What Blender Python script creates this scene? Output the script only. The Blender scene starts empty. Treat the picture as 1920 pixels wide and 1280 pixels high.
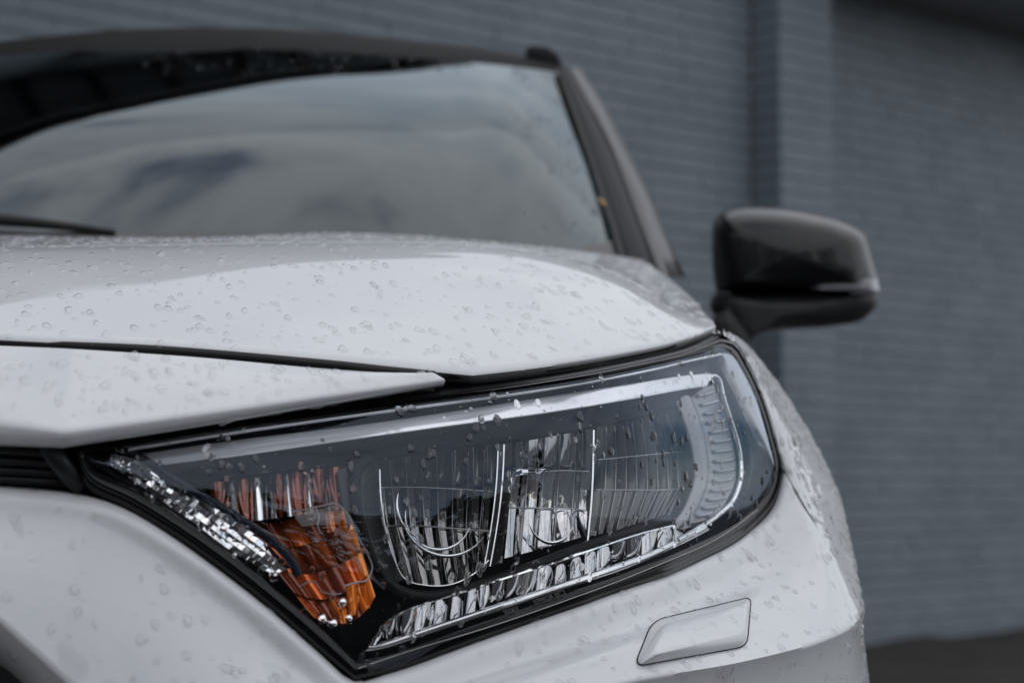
import bpy, math, random
import numpy as np
from mathutils import Matrix, Vector

# ------------------------------------------------------------------ camera, world, sun, exposure
SC = bpy.context.scene
COL = SC.collection
F = 3500.0                                   # focal length in photograph pixels (1920 wide)
CAM = np.array([0.72, -1.08, 0.85])
PSI = math.radians(-3.0)
TH = math.atan((900 - 640) / F)
FWD = np.array([math.sin(PSI) * math.cos(TH), math.cos(PSI) * math.cos(TH), math.sin(TH)])
RGT = np.array([math.cos(PSI), -math.sin(PSI), 0.0])
UP = np.cross(RGT, FWD)

cd = bpy.data.cameras.new("camera")
cam = bpy.data.objects.new("camera", cd)
COL.objects.link(cam)
cam.matrix_world = Matrix(((RGT[0], UP[0], -FWD[0], CAM[0]), (RGT[1], UP[1], -FWD[1], CAM[1]),
                           (RGT[2], UP[2], -FWD[2], CAM[2]), (0, 0, 0, 1)))
cd.sensor_width = 36.0
cd.lens = 36.0 * F / 1920.0
cd.clip_start = 0.05
cd.clip_end = 500.0
cd.dof.use_dof = True
cd.dof.focus_distance = 1.34
cd.dof.aperture_fstop = 6.2
SC.camera = cam

SUN_DIR = Vector((0.36, -0.46, 0.81)).normalized()      # towards the sun
world = bpy.data.worlds.new("World")
SC.world = world
world.use_nodes = True
wn, wl = world.node_tree.nodes, world.node_tree.links
wn.clear()
w_out = wn.new("ShaderNodeOutputWorld")
w_bg = wn.new("ShaderNodeBackground")
w_sky = wn.new("ShaderNodeTexSky")
w_sky.sky_type = 'NISHITA'
w_sky.sun_disc = False
w_sky.sun_elevation = math.asin(SUN_DIR.z)
w_sky.sun_rotation = math.atan2(SUN_DIR.x, SUN_DIR.y)
w_sky.air_density = 1.0
w_sky.dust_density = 0.6
w_bg.inputs["Strength"].default_value = 0.12
w_tc = wn.new("ShaderNodeTexCoord")
w_map = wn.new("ShaderNodeMapping")
w_map.inputs["Scale"].default_value = (1.0, 1.0, 1.9)
w_map.inputs["Location"].default_value = (4.306, 4.942, 4.479)
w_n1 = wn.new("ShaderNodeTexNoise")
w_n1.inputs["Scale"].default_value = 2.3
w_n1.inputs["Detail"].default_value = 6.0
w_n1.inputs["Roughness"].default_value = 0.57
w_n1.inputs["Distortion"].default_value = 0.35
w_r1 = wn.new("ShaderNodeValToRGB")          # where there is cloud
w_r1.color_ramp.elements[0].position = 0.36
w_r1.color_ramp.elements[1].position = 0.50
w_r2 = wn.new("ShaderNodeValToRGB")          # how bright the cloud is
w_r2.color_ramp.elements[0].position = 0.38
w_r2.color_ramp.elements[0].color = (14.5, 14.3, 13.8, 1)
w_r2.color_ramp.elements[1].position = 0.60
w_r2.color_ramp.elements[1].color = (5.4, 5.9, 6.6, 1)
_e = w_r2.color_ramp.elements.new(0.48)
_e.color = (7.6, 7.8, 8.1, 1)
w_mix = wn.new("ShaderNodeMixRGB")
wl.new(w_tc.outputs["Generated"], w_map.inputs["Vector"])
wl.new(w_map.outputs["Vector"], w_n1.inputs["Vector"])
wl.new(w_n1.outputs["Fac"], w_r1.inputs["Fac"])
wl.new(w_n1.outputs["Fac"], w_r2.inputs["Fac"])
wl.new(w_r1.outputs["Color"], w_mix.inputs["Fac"])
wl.new(w_sky.outputs["Color"], w_mix.inputs["Color1"])
wl.new(w_r2.outputs["Color"], w_mix.inputs["Color2"])
wl.new(w_mix.outputs["Color"], w_bg.inputs["Color"])
wl.new(w_bg.outputs["Background"], w_out.inputs["Surface"])

sd = bpy.data.lights.new("sun", 'SUN')
sd.energy = 0.75
sd.angle = math.radians(140)
sd.color = (1.0, 0.96, 0.90)
sun = bpy.data.objects.new("sun", sd)
sun.rotation_euler = SUN_DIR.to_track_quat('Z', 'Y').to_euler()
sun.location = (3, -4, 6)
COL.objects.link(sun)

SC.view_settings.view_transform = 'Standard'
SC.view_settings.look = 'None'
SC.view_settings.exposure = 0.1
SC.view_settings.gamma = 1.0
SC.view_settings.use_curve_mapping = False
SC.cycles.use_denoising = True
SC.cycles.max_bounces = 14
SC.cycles.transmission_bounces = 12
SC.cycles.transparent_max_bounces = 24
SC.cycles.glossy_bounces = 6
SC.cycles.blur_glossy = 0.5
SC.cycles.sample_clamp_indirect = 6.0

RNG = random.Random(11)


# ------------------------------------------------------------------ geometry helpers
def P(px, py, y):
    """the point of the plane y = const seen at photograph pixel (px, py)"""
    d = FWD + RGT * ((px - 960) / F) - UP * ((py - 640) / F)
    return CAM + d * ((y - CAM[1]) / d[1])


def C(x, y, z):
    return np.array([x, y, z], float)


def proj(p):
    d = np.asarray(p, float) - CAM
    w = d @ FWD
    return 960 + F * (d @ RGT) / w, 640 - F * (d @ UP) / w, w


def _seg(pts, t, ts):
    k = len(pts)
    if k == 2:
        a = ((ts - t[0]) / (t[1] - t[0]))[:, None]
        return pts[0] * (1 - a) + pts[1] * a
    m = np.empty_like(pts)
    for i in range(k):
        if 0 < i < k - 1:
            d0 = (pts[i] - pts[i - 1]) / (t[i] - t[i - 1])
            d1 = (pts[i + 1] - pts[i]) / (t[i + 1] - t[i])
            w = (t[i] - t[i - 1]) / (t[i + 1] - t[i - 1])
            m[i] = d0 * (1 - w) + d1 * w
    m[0] = 1.5 * (pts[1] - pts[0]) / (t[1] - t[0]) - 0.5 * m[1]
    m[-1] = 1.5 * (pts[-1] - pts[-2]) / (t[-1] - t[-2]) - 0.5 * m[-2]
    idx = np.clip(np.searchsorted(t, ts, side='right') - 1, 0, k - 2)
    h = t[idx + 1] - t[idx]
    s = ((ts - t[idx]) / h)[:, None]
    h = h[:, None]
    return ((2 * s**3 - 3 * s**2 + 1) * pts[idx] + (s**3 - 2 * s**2 + s) * h * m[idx]
            + (-2 * s**3 + 3 * s**2) * pts[idx + 1] + (s**3 - s**2) * h * m[idx + 1])


def spl(pts, t, ts, sharp=()):
    pts = np.asarray(pts, float)
    cuts = [0] + sorted(i for i in sharp if 0 < i < len(pts) - 1) + [len(pts) - 1]
    out = np.empty((len(ts), pts.shape[1]))
    for a, b in zip(cuts[:-1], cuts[1:]):
        sel = (ts >= t[a] - 1e-9) & (ts <= t[b] + 1e-9)
        if sel.any():
            out[sel] = _seg(pts[a:b + 1], t[a:b + 1], np.clip(ts[sel], t[a], t[b]))
    return out


def chord(pts):
    d = np.linalg.norm(np.diff(np.asarray(pts, float), axis=0), axis=1) + 1e-6
    return np.concatenate([[0], np.cumsum(d)])


def sample_ts(t, n):
    """about n samples over t that always include the control parameters"""
    out = []
    for a, b in zip(t[:-1], t[1:]):
        m = max(1, int(round(n * (b - a) / t[-1])))
        out += list(np.linspace(a, b, m, endpoint=False))
    return np.array(out + [t[-1]])


def curve(pts, n=40, sharp=()):
    t = chord(pts)
    return spl(pts, t, sample_ts(t, n), sharp)


def loft(rows, nu=40, nv=20, sharp_u=(), sharp_v=(), linear_v=False):
    """rows: lists of points, all with the same number of control points -> grid[v][u]"""
    rows = [np.asarray(r, float) for r in rows]
    tu = np.mean([chord(r) for r in rows], axis=0)
    us = sample_ts(tu, nu)
    R = np.array([spl(r, tu, us, sharp_u) for r in rows])          # m, nu, 3
    m = len(rows)
    tv = np.mean([chord(R[:, j]) for j in range(R.shape[1])], axis=0)
    vs = sample_ts(tv, nv)
    sv = range(m) if linear_v else sharp_v
    G = np.array([spl(R[:, j], tv, vs, sv) for j in range(R.shape[1])])
    return np.transpose(G, (1, 0, 2))


def mkobj(name, verts, faces, mat, parent=None, smooth=True, angle=None):
    me = bpy.data.meshes.new(name)
    me.from_pydata([tuple(map(float, v)) for v in verts], [], faces)
    me.update()
    if smooth:
        me.polygons.foreach_set("use_smooth", [True] * len(me.polygons))
        if angle is not None:
            me.set_sharp_from_angle(angle=math.radians(angle))
    if mat is not None:
        for mm in (mat if isinstance(mat, (list, tuple)) else [mat]):
            me.materials.append(mm)
    o = bpy.data.objects.new(name, me)
    COL.objects.link(o)
    if parent is not None:
        o.parent = parent
    return o


def grid_vf(G, close_u=False, flip=False):
    nv, nu = G.shape[:2]
    V = G.reshape(-1, 3)
    Fs = []
    for j in range(nv - 1):
        for i in range(nu if close_u else nu - 1):
            a, b = j * nu + i, j * nu + (i + 1) % nu
            q = (a, b, b + nu, a + nu)
            Fs.append(q[::-1] if flip else q)
    return V, Fs


def join_vf(parts):
    V, Fs, n = [], [], 0
    for v, f in parts:
        V.append(np.asarray(v, float).reshape(-1, 3))
        Fs += [tuple(i + n for i in q) for q in f]
        n += len(V[-1])
    return np.concatenate(V), Fs


def sheet(name, G, mat, parent=None, mirror=False, thick=0.0, flip=False, smooth=True, angle=40, close_u=False):
    parts = [grid_vf(G, close_u, flip)]
    if mirror:
        M = G.copy()
        M[..., 0] *= -1
        parts.append(grid_vf(M, close_u, not flip))
    V, Fs = join_vf(parts)
    if not close_u:
        V_ = np.asarray(V)
        q = np.array([f[:4] for f in Fs])
        nrm = np.cross(V_[q[:, 2]] - V_[q[:, 0]], V_[q[:, 3]] - V_[q[:, 1]])
        if (nrm * (CAM - V_[q].mean(1))).sum() < 0:
            Fs = [f[::-1] for f in Fs]
    o = mkobj(name, V, Fs, mat, parent, smooth, angle)
    if mirror:
        w = o.modifiers.new("weld", 'WELD')
        w.merge_threshold = 0.0004
    if thick:
        s = o.modifiers.new("solid", 'SOLIDIFY')
        s.thickness = thick
        s.offset = -1
    return o


def tube_vf(pts, r, n=8, caps=True, flat=1.0):
    pts = np.asarray(pts, float)
    k = len(pts)
    rr = np.full(k, r) if np.isscalar(r) else np.asarray(r, float)
    T = np.gradient(pts, axis=0)
    T /= np.linalg.norm(T, axis=1)[:, None] + 1e-12
    ref = np.array([0, 0, 1.0]) if abs(T[0][2]) < 0.9 else np.array([1.0, 0, 0])
    V, Fs = [], []
    for i in range(k):
        a = ref - T[i] * (ref @ T[i])
        a /= np.linalg.norm(a) + 1e-12
        b = np.cross(T[i], a)
        ref = a
        for j in range(n):
            an = 2 * math.pi * j / n
            V.append(pts[i] + rr[i] * (a * math.cos(an) + b * math.sin(an) * flat))
    for i in range(k - 1):
        for j in range(n):
            a, b = i * n + j, i * n + (j + 1) % n
            Fs.append((a, b, b + n, a + n))
    if caps:
        Fs.append(tuple(range(n))[::-1])
        Fs.append(tuple((k - 1) * n + j for j in range(n)))
    return np.array(V), Fs


def tube(name, pts, r, mat, parent, n=8, flat=1.0):
    V, Fs = tube_vf(pts, r, n, True, flat)
    return mkobj(name, V, Fs, mat, parent, True, 50)


def box_vf(c, s, ax=None):
    ax = np.eye(3) if ax is None else np.asarray(ax, float)
    V = []
    for dz in (-.5, .5):
        for dy in (-.5, .5):
            for dx in (-.5, .5):
                V.append(np.asarray(c, float) + ax[0] * s[0] * dx + ax[1] * s[1] * dy + ax[2] * s[2] * dz)
    Fs = [(0, 2, 3, 1), (4, 5, 7, 6), (0, 1, 5, 4), (2, 6, 7, 3), (0, 4, 6, 2), (1, 3, 7, 5)]
    return np.array(V), Fs


def empty(name, loc=(0, 0, 0), parent=None):
    o = bpy.data.objects.new(name, None)
    o.location = loc
    o.empty_display_size = 0.1
    COL.objects.link(o)
    o.parent = parent
    return o


def tag(o, label=None, cat=None, group=None, kind=None):
    for k, v in (("label", label), ("category", cat), ("group", group), ("kind", kind)):
        if v:
            o[k] = v
    return o


def offs(poly, d):
    """offset a 2-D polyline by d pixels to its left-hand normal"""
    p = np.asarray(poly, float)
    t = np.gradient(p, axis=0)
    t /= np.linalg.norm(t, axis=1)[:, None] + 1e-9
    return p + np.stack([-t[:, 1], t[:, 0]], 1) * d


# ------------------------------------------------------------------ materials
def mat(name, base, rough=0.5, metal=0.0, coat=0.0, coat_rough=0.03, spec=0.5, trans=0.0, ior=1.5, noise=None, bump=None):
    m = bpy.data.materials.new(name)
    m.use_nodes = True
    n, l = m.node_tree.nodes, m.node_tree.links
    b = n["Principled BSDF"]
    b.inputs["Base Color"].default_value = (*base, 1)
    b.inputs["Roughness"].default_value = rough
    b.inputs["Metallic"].default_value = metal
    b.inputs["Coat Weight"].default_value = coat
    b.inputs["Coat Roughness"].default_value = coat_rough
    b.inputs["Specular IOR Level"].default_value = spec
    b.inputs["Transmission Weight"].default_value = trans
    b.inputs["IOR"].default_value = ior
    if noise or bump:
        tc = n.new("ShaderNodeTexCoord")
    if noise:                                 # (scale, darkest factor, brightest factor)
        t = n.new("ShaderNodeTexNoise")
        t.inputs["Scale"].default_value = noise[0]
        t.inputs["Detail"].default_value = 5
        r = n.new("ShaderNodeValToRGB")
        r.color_ramp.elements[0].position = 0.3
        r.color_ramp.elements[1].position = 0.7
        r.color_ramp.elements[0].color = (*[c * noise[1] for c in base], 1)
        r.color_ramp.elements[1].color = (*[c * noise[2] for c in base], 1)
        l.new(tc.outputs["Object"], t.inputs["Vector"])
        l.new(t.outputs["Fac"], r.inputs["Fac"])
        l.new(r.outputs["Color"], b.inputs["Base Color"])
    if bump:                                  # (scale, strength, distance)
        t = n.new("ShaderNodeTexNoise")
        t.inputs["Scale"].default_value = bump[0]
        t.inputs["Detail"].default_value = 4
        u = n.new("ShaderNodeBump")
        u.inputs["Strength"].default_value = bump[1]
        u.inputs["Distance"].default_value = bump[2]
        l.new(tc.outputs["Object"], t.inputs["Vector"])
        l.new(t.outputs["Fac"], u.inputs["Height"])
        l.new(u.outputs["Normal"], b.inputs["Normal"])
    return m


def thin_glass(name, tint, ior, rough=0.0, gloss=(1, 1, 1)):
    """a thin clear pane: Fresnel reflection over straight-through transmission"""
    m = bpy.data.materials.new(name)
    m.use_nodes = True
    n, l = m.node_tree.nodes, m.node_tree.links
    n.clear()
    o = n.new("ShaderNodeOutputMaterial")
    mx = n.new("ShaderNodeMixShader")
    geo = n.new("ShaderNodeNewGeometry")
    dt = n.new("ShaderNodeVectorMath")
    dt.operation = 'DOT_PRODUCT'
    l.new(geo.outputs["Normal"], dt.inputs[0])
    l.new(geo.outputs["Incoming"], dt.inputs[1])
    ab = n.new("ShaderNodeMath")
    ab.operation = 'ABSOLUTE'
    l.new(dt.outputs["Value"], ab.inputs[0])
    iv = n.new("ShaderNodeMath")
    iv.operation = 'SUBTRACT'
    iv.inputs[0].default_value = 1.0
    l.new(ab.outputs[0], iv.inputs[1])
    pw = n.new("ShaderNodeMath")
    pw.operation = 'POWER'
    pw.inputs[1].default_value = 5.0
    l.new(iv.outputs[0], pw.inputs[0])
    f0 = ((ior - 1) / (ior + 1)) ** 2
    fr = n.new("ShaderNodeMath")
    fr.operation = 'MULTIPLY_ADD'
    fr.use_clamp = True
    fr.inputs[1].default_value = 1 - f0
    fr.inputs[2].default_value = f0
    l.new(pw.outputs[0], fr.inputs[0])
    tr = n.new("ShaderNodeBsdfTransparent")
    tr.inputs["Color"].default_value = (*tint, 1)
    gl = n.new("ShaderNodeBsdfGlossy")
    gl.inputs["Roughness"].default_value = rough
    gl.inputs["Color"].default_value = (*gloss, 1)
    l.new(fr.outputs[0], mx.inputs["Fac"])
    l.new(tr.outputs["BSDF"], mx.inputs[1])
    l.new(gl.outputs["BSDF"], mx.inputs[2])
    l.new(mx.outputs["Shader"], o.inputs["Surface"])
    return m


M_PAINT = mat("pearl_white_paint", (0.565, 0.568, 0.585), 0.38, 0.0, 0.8, 0.02, 0.3, noise=(9, 0.975, 1.02))
M_BLACKGLOSS = mat("black_gloss_paint", (0.004, 0.004, 0.005), 0.3, 0, 0.35, 0.04, spec=0.2, bump=(90, 0.06, 0.001))
M_BLACKPL = mat("black_plastic", (0.012, 0.012, 0.013), 0.42, spec=0.4, noise=(60, 0.8, 1.3), bump=(400, 0.1, 0.0004))
M_RUBBER = mat("black_rubber", (0.010, 0.010, 0.011), 0.55, spec=0.35, noise=(40, 0.7, 1.3))
M_ROOF = mat("wet_black_roof_paint", (0.008, 0.008, 0.009), 0.6, 0, 0.0, 0.2, spec=0.1, bump=(160, 0.35, 0.001))
M_STRIP = mat("white_light_guide", (0.90, 0.91, 0.95), 0.18, 0.5, 0.4, 0.05)
M_SEAL = mat("black_gasket", (0.006, 0.006, 0.007), 0.25, spec=0.3)
M_TRIM = mat("dark_grey_trim", (0.012, 0.012, 0.014), 0.5, spec=0.15, noise=(50, 0.85, 1.2))
M_PILLAR = mat("wet_black_pillar_paint", (0.012, 0.012, 0.014), 0.35, 0, 0.25, 0.16, spec=0.25, bump=(160, 0.35, 0.001))
M_CHROME = mat("chrome", (0.86, 0.87, 0.89), 0.05, 1.0)
M_CHROMEROUGH = mat("brushed_chrome", (0.80, 0.81, 0.83), 0.16, 1.0)
M_SILVER = mat("satin_silver", (0.42, 0.42, 0.44), 0.28, 0.9)
M_REFL = mat("reflector_chrome", (0.24, 0.235, 0.23), 0.08, 1.0)
M_REFLB = mat("bright_reflector_chrome", (0.55, 0.55, 0.56), 0.06, 1.0)
M_SLATE = mat("sky_tinted_bezel", (0.010, 0.013, 0.024), 0.34, 0.0, 0.0, spec=0.2)  # dark plastic with the blue of the reflected sky put into its colour
M_BLACKIN = mat("black_housing", (0.005, 0.005, 0.006), 0.45, spec=0.15)
M_FLANK = mat("ribbed_housing_flank", (0.014, 0.014, 0.015), 0.35, spec=0.3)
M_AMBER = mat("amber_reflector", (0.70, 0.14, 0.015), 0.14, 0.6, 0.5, 0.03)
M_AMBERDARK = mat("dark_amber_plastic", (0.20, 0.038, 0.010), 0.16, 0.45, 0.6, 0.03)
M_AMBERBRIGHT = mat("bright_amber_plastic", (0.90, 0.24, 0.010), 0.2, 0.25, 0.8, 0.03)
M_CLEARPL = mat("milky_clear_plastic", (0.26, 0.26, 0.28), 0.16, 0.15, 0.8, 0.03)
M_MILK = mat("frosted_light_guide", (0.26, 0.26, 0.28), 0.32, 0.10, 0.5, 0.1, bump=(900, 0.25, 0.0004))
M_LENS = thin_glass("clear_polycarbonate", (0.97, 0.97, 0.975), 1.47, 0.0, (0.74, 0.84, 1.0))  # gloss colour tinted blue to give the haze of mirrored sky
M_INNERLENS = thin_glass("inner_clear_lens", (0.90, 0.89, 0.89), 1.6, 0.03)
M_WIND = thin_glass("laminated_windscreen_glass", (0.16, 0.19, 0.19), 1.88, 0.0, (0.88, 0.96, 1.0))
M_SIDEGLASS = thin_glass("tinted_side_glass", (0.10, 0.11, 0.11), 1.6)
M_WATER = mat("rain_water", (1, 1, 1), 0.0, 0, 0, spec=0.5, trans=1.0, ior=1.33)
M_WATERFILM = thin_glass("flat_rain_water", (1, 1, 1), 1.36)       # low beads: mirror glints over mostly straight-through light
_n, _l = M_WATERFILM.node_tree.nodes, M_WATERFILM.node_tree.links
_t = [k for k in _n if k.type == 'BSDF_TRANSPARENT'][0]
_mx = [k for k in _n if k.type == 'MIX_SHADER'][0]
_g, _m = _n.new("ShaderNodeBsdfRefraction"), _n.new("ShaderNodeMixShader")
_g.inputs["IOR"].default_value = 1.33
_m.inputs["Fac"].default_value = 0.20
_l.new(_t.outputs[0], _m.inputs[1])
_l.new(_g.outputs[0], _m.inputs[2])
_l.new(_m.outputs[0], _mx.inputs[1])
M_WATERBODY = M_WATERFILM.copy()
M_WATERBODY.name = "bumper_rain_water"
[k for k in M_WATERBODY.node_tree.nodes if k.type == 'MIX_SHADER' and not k.inputs[0].is_linked][0].inputs["Fac"].default_value = 0.4
M_WATERLENS = M_WATERFILM.copy()
M_WATERLENS.name = "lens_rain_water"
[k for k in M_WATERLENS.node_tree.nodes if k.type == 'MIX_SHADER' and not k.inputs[0].is_linked][0].inputs["Fac"].default_value = 0.85
M_CABIN = mat("dark_cabin_plastic", (0.018, 0.018, 0.020), 0.7, noise=(20, 0.8, 1.3))
M_FRIT = mat("black_ceramic_band", (0.022, 0.020, 0.022), 0.30, spec=0.6)
M_LETTER = mat("embossed_lettering", (0.045, 0.045, 0.048), 0.4)
M_EDGELINE = mat("pale_glue_line", (0.45, 0.44, 0.40), 0.4)
M_LEAF = mat("dead_leaf", (0.42, 0.26, 0.10), 0.6, noise=(300, 0.6, 1.2))

# ------------------------------------------------------------------ the ground, the building
GROUND_Z = 0.0
gm = mat("wet_asphalt", (0.026, 0.026, 0.027), 0.65, spec=0.25, noise=(3, 0.6, 1.3), bump=(60, 0.5, 0.004))
g = mkobj("ground", [(-120, -120, 0), (120, -120, 0), (120, 120, 0), (-120, 120, 0)], [(0, 1, 2, 3)], gm, None, False)
tag(g, "dark wet asphalt yard the car stands on", None, None, "structure")

BETA = math.radians(47.5)                     # bearing of the wall from the car's long axis
WD = np.array([math.sin(BETA), math.cos(BETA), 0.0])
WN = np.array([WD[1], -WD[0], 0.0])           # out of the wall, towards the yard
W0 = CAM + np.array([math.sin(PSI), math.cos(PSI), 0]) * 7.9
W0[2] = 0.0


def wall_s(px, out=0.0):
    """distance along the wall (stood out by `out`) seen at pixel column px, at eye height"""
    d = np.array([math.sin(PSI), math.cos(PSI)]) + np.array([math.cos(PSI), -math.sin(PSI)]) * ((px - 960) / F)
    o = W0[:2] + WN[:2] * out
    A = np.array([[WD[0], -d[0]], [WD[1], -d[1]]])
    return float(np.linalg.solve(A, CAM[:2] - o)[0])


PIL_OUT = 0.19
S_P0, S_P1 = wall_s(1470, PIL_OUT), wall_s(1570, PIL_OUT)
WALL_L, WALL_R, WALL_H = -9.0, 9.0, 4.2


def brick_material():
    m = bpy.data.materials.new("painted_blue_grey_brick")
    m.use_nodes = True
    n, l = m.node_tree.nodes, m.node_tree.links
    b = n["Principled BSDF"]
    b.inputs["Roughness"].default_value = 0.62
    oi = n.new("ShaderNodeObjectInfo")
    geo = n.new("ShaderNodeNewGeometry")
    t = n.new("ShaderNodeTexNoise")
    t.inputs["Scale"].default_value = 3.0
    t.inputs["Detail"].default_value = 6
    l.new(geo.outputs["Position"], t.inputs["Vector"])
    add = n.new("ShaderNodeMath")
    add.operation = 'ADD'
    mul = n.new("ShaderNodeMath")
    mul.operation = 'MULTIPLY'
    mul.inputs[1].default_value = 0.35
    l.new(geo.outputs["Random Per Island"], mul.inputs[0])
    l.new(mul.outputs[0], add.inputs[0])
    l.new(t.outputs["Fac"], add.inputs[1])
    r = n.new("ShaderNodeValToRGB")
    r.color_ramp.elements[0].position = 0.35
    r.color_ramp.elements[1].position = 1.0
    r.color_ramp.elements[0].color = (0.118, 0.140, 0.167, 1)
    r.color_ramp.elements[1].color = (0.164, 0.188, 0.217, 1)
    l.new(add.outputs[0], r.inputs["Fac"])
    l.new(r.outputs["Color"], b.inputs["Base Color"])
    t2 = n.new("ShaderNodeTexNoise")
    t2.inputs["Scale"].default_value = 90
    bp = n.new("ShaderNodeBump")
    bp.inputs["Strength"].default_value = 0.4
    bp.inputs["Distance"].default_value = 0.003
    l.new(geo.outputs["Position"], t2.inputs["Vector"])
    l.new(t2.outputs["Fac"], bp.inputs["Height"])
    l.new(bp.outputs["Normal"], b.inputs["Normal"])
    return m


M_BRICK = brick_material()
M_JOINT = mat("painted_mortar", (0.090, 0.110, 0.137), 0.75, noise=(12, 0.8, 1.2))
M_SOFFIT = mat("dark_soffit_panel", (0.28, 0.29, 0.30), 0.6, noise=(4, 0.8, 1.2))
M_RAFTER = mat("black_soffit_joint", (0.006, 0.006, 0.007), 0.6)
M_GUTTER = mat("black_gutter", (0.010, 0.010, 0.012), 0.4)

bld = empty("brick_building", tuple(W0))
tag(bld, "blue-grey painted brick building with a pilaster and dark eave behind the car", "building")


def in_world(o):                              # children are written in world coordinates
    o.matrix_parent_inverse = Matrix.Translation(-Vector(o.parent.location))
    return o


AX = np.array([WD, WN, [0, 0, 1.0]])


def wpt(s, out, z):
    return W0 + WD * s + WN * out + np.array([0, 0, z])


cores = [box_vf(wpt((WALL_L + WALL_R) / 2, -0.16, WALL_H / 2), (WALL_R - WALL_L, 0.30, WALL_H), AX),
         box_vf(wpt((S_P0 + S_P1) / 2, (PIL_OUT - 0.008) / 2 - 0.01, WALL_H / 2), (S_P1 - S_P0 - 0.016, PIL_OUT - 0.01 + 0.008, WALL_H), AX)]
V, Fs = join_vf(cores)
in_world(mkobj("mortar_core", V, Fs, M_JOINT, bld, False))

BL, BH, JT = 0.222, 0.064, 0.003
bricks = []                                   # (centre s, out, z, axis, length)
z, row = BH / 2 + 0.01, 0
while z < 4.0:
    for sgn, s0, lim in ((-1, S_P0 - 0.002, 6.6), (1, S_P1 + 0.002, 6.5)):
        s, ln = s0, (BL if row % 2 == 0 else BL / 2 - JT / 2)
        while abs(s) < lim:
            bricks.append((s + sgn * ln / 2, -0.029, z, 'f', ln))
            s += sgn * (ln + JT)
            ln = BL
    # the two bricks that stop at the pilaster are cut to fit
    w = S_P1 - S_P0
    if row % 2 == 0:
        bricks.append((S_P0 + w * 0.31, PIL_OUT - 0.035, z, 'f', w * 0.62 - JT / 2))
        bricks.append((S_P0 + w * 0.81, PIL_OUT - 0.035, z, 'f', w * 0.38 - JT / 2))
        bricks.append((S_P0 + 0.03, PIL_OUT * 0.38, z, 'r', PIL_OUT * 0.60))
    else:
        bricks.append((S_P0 + w * 0.19, PIL_OUT - 0.035, z, 'f', w * 0.38 - JT / 2))
        bricks.append((S_P0 + w * 0.69, PIL_OUT - 0.035, z, 'f', w * 0.62 - JT / 2))
        bricks.append((S_P0 + 0.03, PIL_OUT * 0.38, z, 'r', PIL_OUT * 0.60))
    z += BH + 0.007
    row += 1
scored = []
for bk in bricks:
    px, py, dd = proj(wpt(bk[0], bk[1], bk[2]))
    seen = -20 < px < 1940 and -20 < py < 1300 and (px > 1640 or (px > 1090 and py < 420) or (px > 1420 and py < 800) or py < 60)
    scored.append((0 if seen else 1, dd, bk))
scored.sort(key=lambda t: (t[0], t[1]))
bm_cache = {}
rest = []
for k, (sn, dd, bk) in enumerate(scored):
    s, out, zz, face, ln = bk
    jit = RNG.uniform(-0.0025, 0.0025)
    size = (ln, 0.06, BH) if face == 'f' else (0.06, ln, BH)
    if k < 300 and sn == 0:
        key = (face, round(ln, 3))
        if key not in bm_cache:
            V, Fs = box_vf((0, 0, 0), size, AX)
            o = mkobj("brick", V, Fs, M_BRICK, bld, False)
            bm_cache[key] = o.data
        else:
            o = bpy.data.objects.new("brick", bm_cache[key])
            COL.objects.link(o)
            o.parent = bld
        o.location = Vector(wpt(s, out - (0.0 if face == 'f' else 0.0), zz) + WN * jit) - Vector(bld.location)
    else:
        rest.append(box_vf(wpt(s, out, zz) + WN * jit, size, AX))
V, Fs = join_vf(rest)
o = in_world(mkobj("far_brick", V, Fs, M_BRICK, bld, False))
o["kind"] = "stuff"

# the lower eave right of the pilaster and the high eave over the long wall on the left
E_Z = 3.32
in_world(mkobj("eave_soffit", *box_vf(wpt((S_P1 + 6.5) / 2 + 0.02, 0.30, E_Z + 0.09), (6.5 - S_P1, 0.62, 0.18), AX), M_SOFFIT, bld, False))
in_world(tube("gutter", [wpt(S_P1 + 0.03, 0.67, E_Z + 0.10), wpt(6.5, 0.67, E_Z + 0.10)], 0.065, M_GUTTER, bld, 12))
H_Z = 3.98
H_OUT = 1.15
EDGE = lambda q: 1.36 - 0.335 * (q + 3.42)      # the eave's edge runs towards the wall as it goes right
eo = [(-9.0, -.1), (-9.0, EDGE(-9.0)), (-1.4, EDGE(-1.4)), (-.45, .62), (-.45, -.1)]
V = [wpt(a, b, H_Z) for a, b in eo] + [wpt(a, b, H_Z + .2) for a, b in eo]
Fs = [(4, 3, 2, 1, 0), (5, 6, 7, 8, 9)] + [(k, (k + 1) % 5, (k + 1) % 5 + 5, k + 5) for k in range(5)]
in_world(mkobj("high_soffit", V, Fs, M_SOFFIT, bld, False))
for k in range(14):
    q = -1.50 - .42 * k
    e = EDGE(q) - .03
    a, b = wpt(q, e, H_Z - .03), wpt(q + .44 * e / .9, 0.02, H_Z - .03)
    L = np.linalg.norm(b - a)
    d_ = (b - a) / L
    in_world(mkobj("soffit_batten", *box_vf((a + b) / 2, (L, .05, .07), np.array([d_, np.cross([0, 0, 1.0], d_), [0, 0, 1.0]])), M_RAFTER, bld, False))
M_TILE = mat("added_roof_tile", (0.045, 0.043, 0.042), 0.7, noise=(6, 0.7, 1.3))  # out-of-view roof slopes, added to darken what the car paint mirrors
V, Fs = join_vf([(np.array([wpt(S_P1 - .2, .74, E_Z + .19), wpt(6.6, .74, E_Z + .19), wpt(6.6, -3.5, 5.3), wpt(S_P1 - .2, -3.5, 5.3)]), [(0, 1, 2, 3)]),
                 (np.array([wpt(-9.1, EDGE(-9.1) + .05, H_Z + .21), wpt(-1.2, EDGE(-1.2) + .05, H_Z + .21), wpt(-1.2, -3.5, 5.2), wpt(-9.1, -3.5, 5.2)]), [(0, 1, 2, 3)])])
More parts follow.
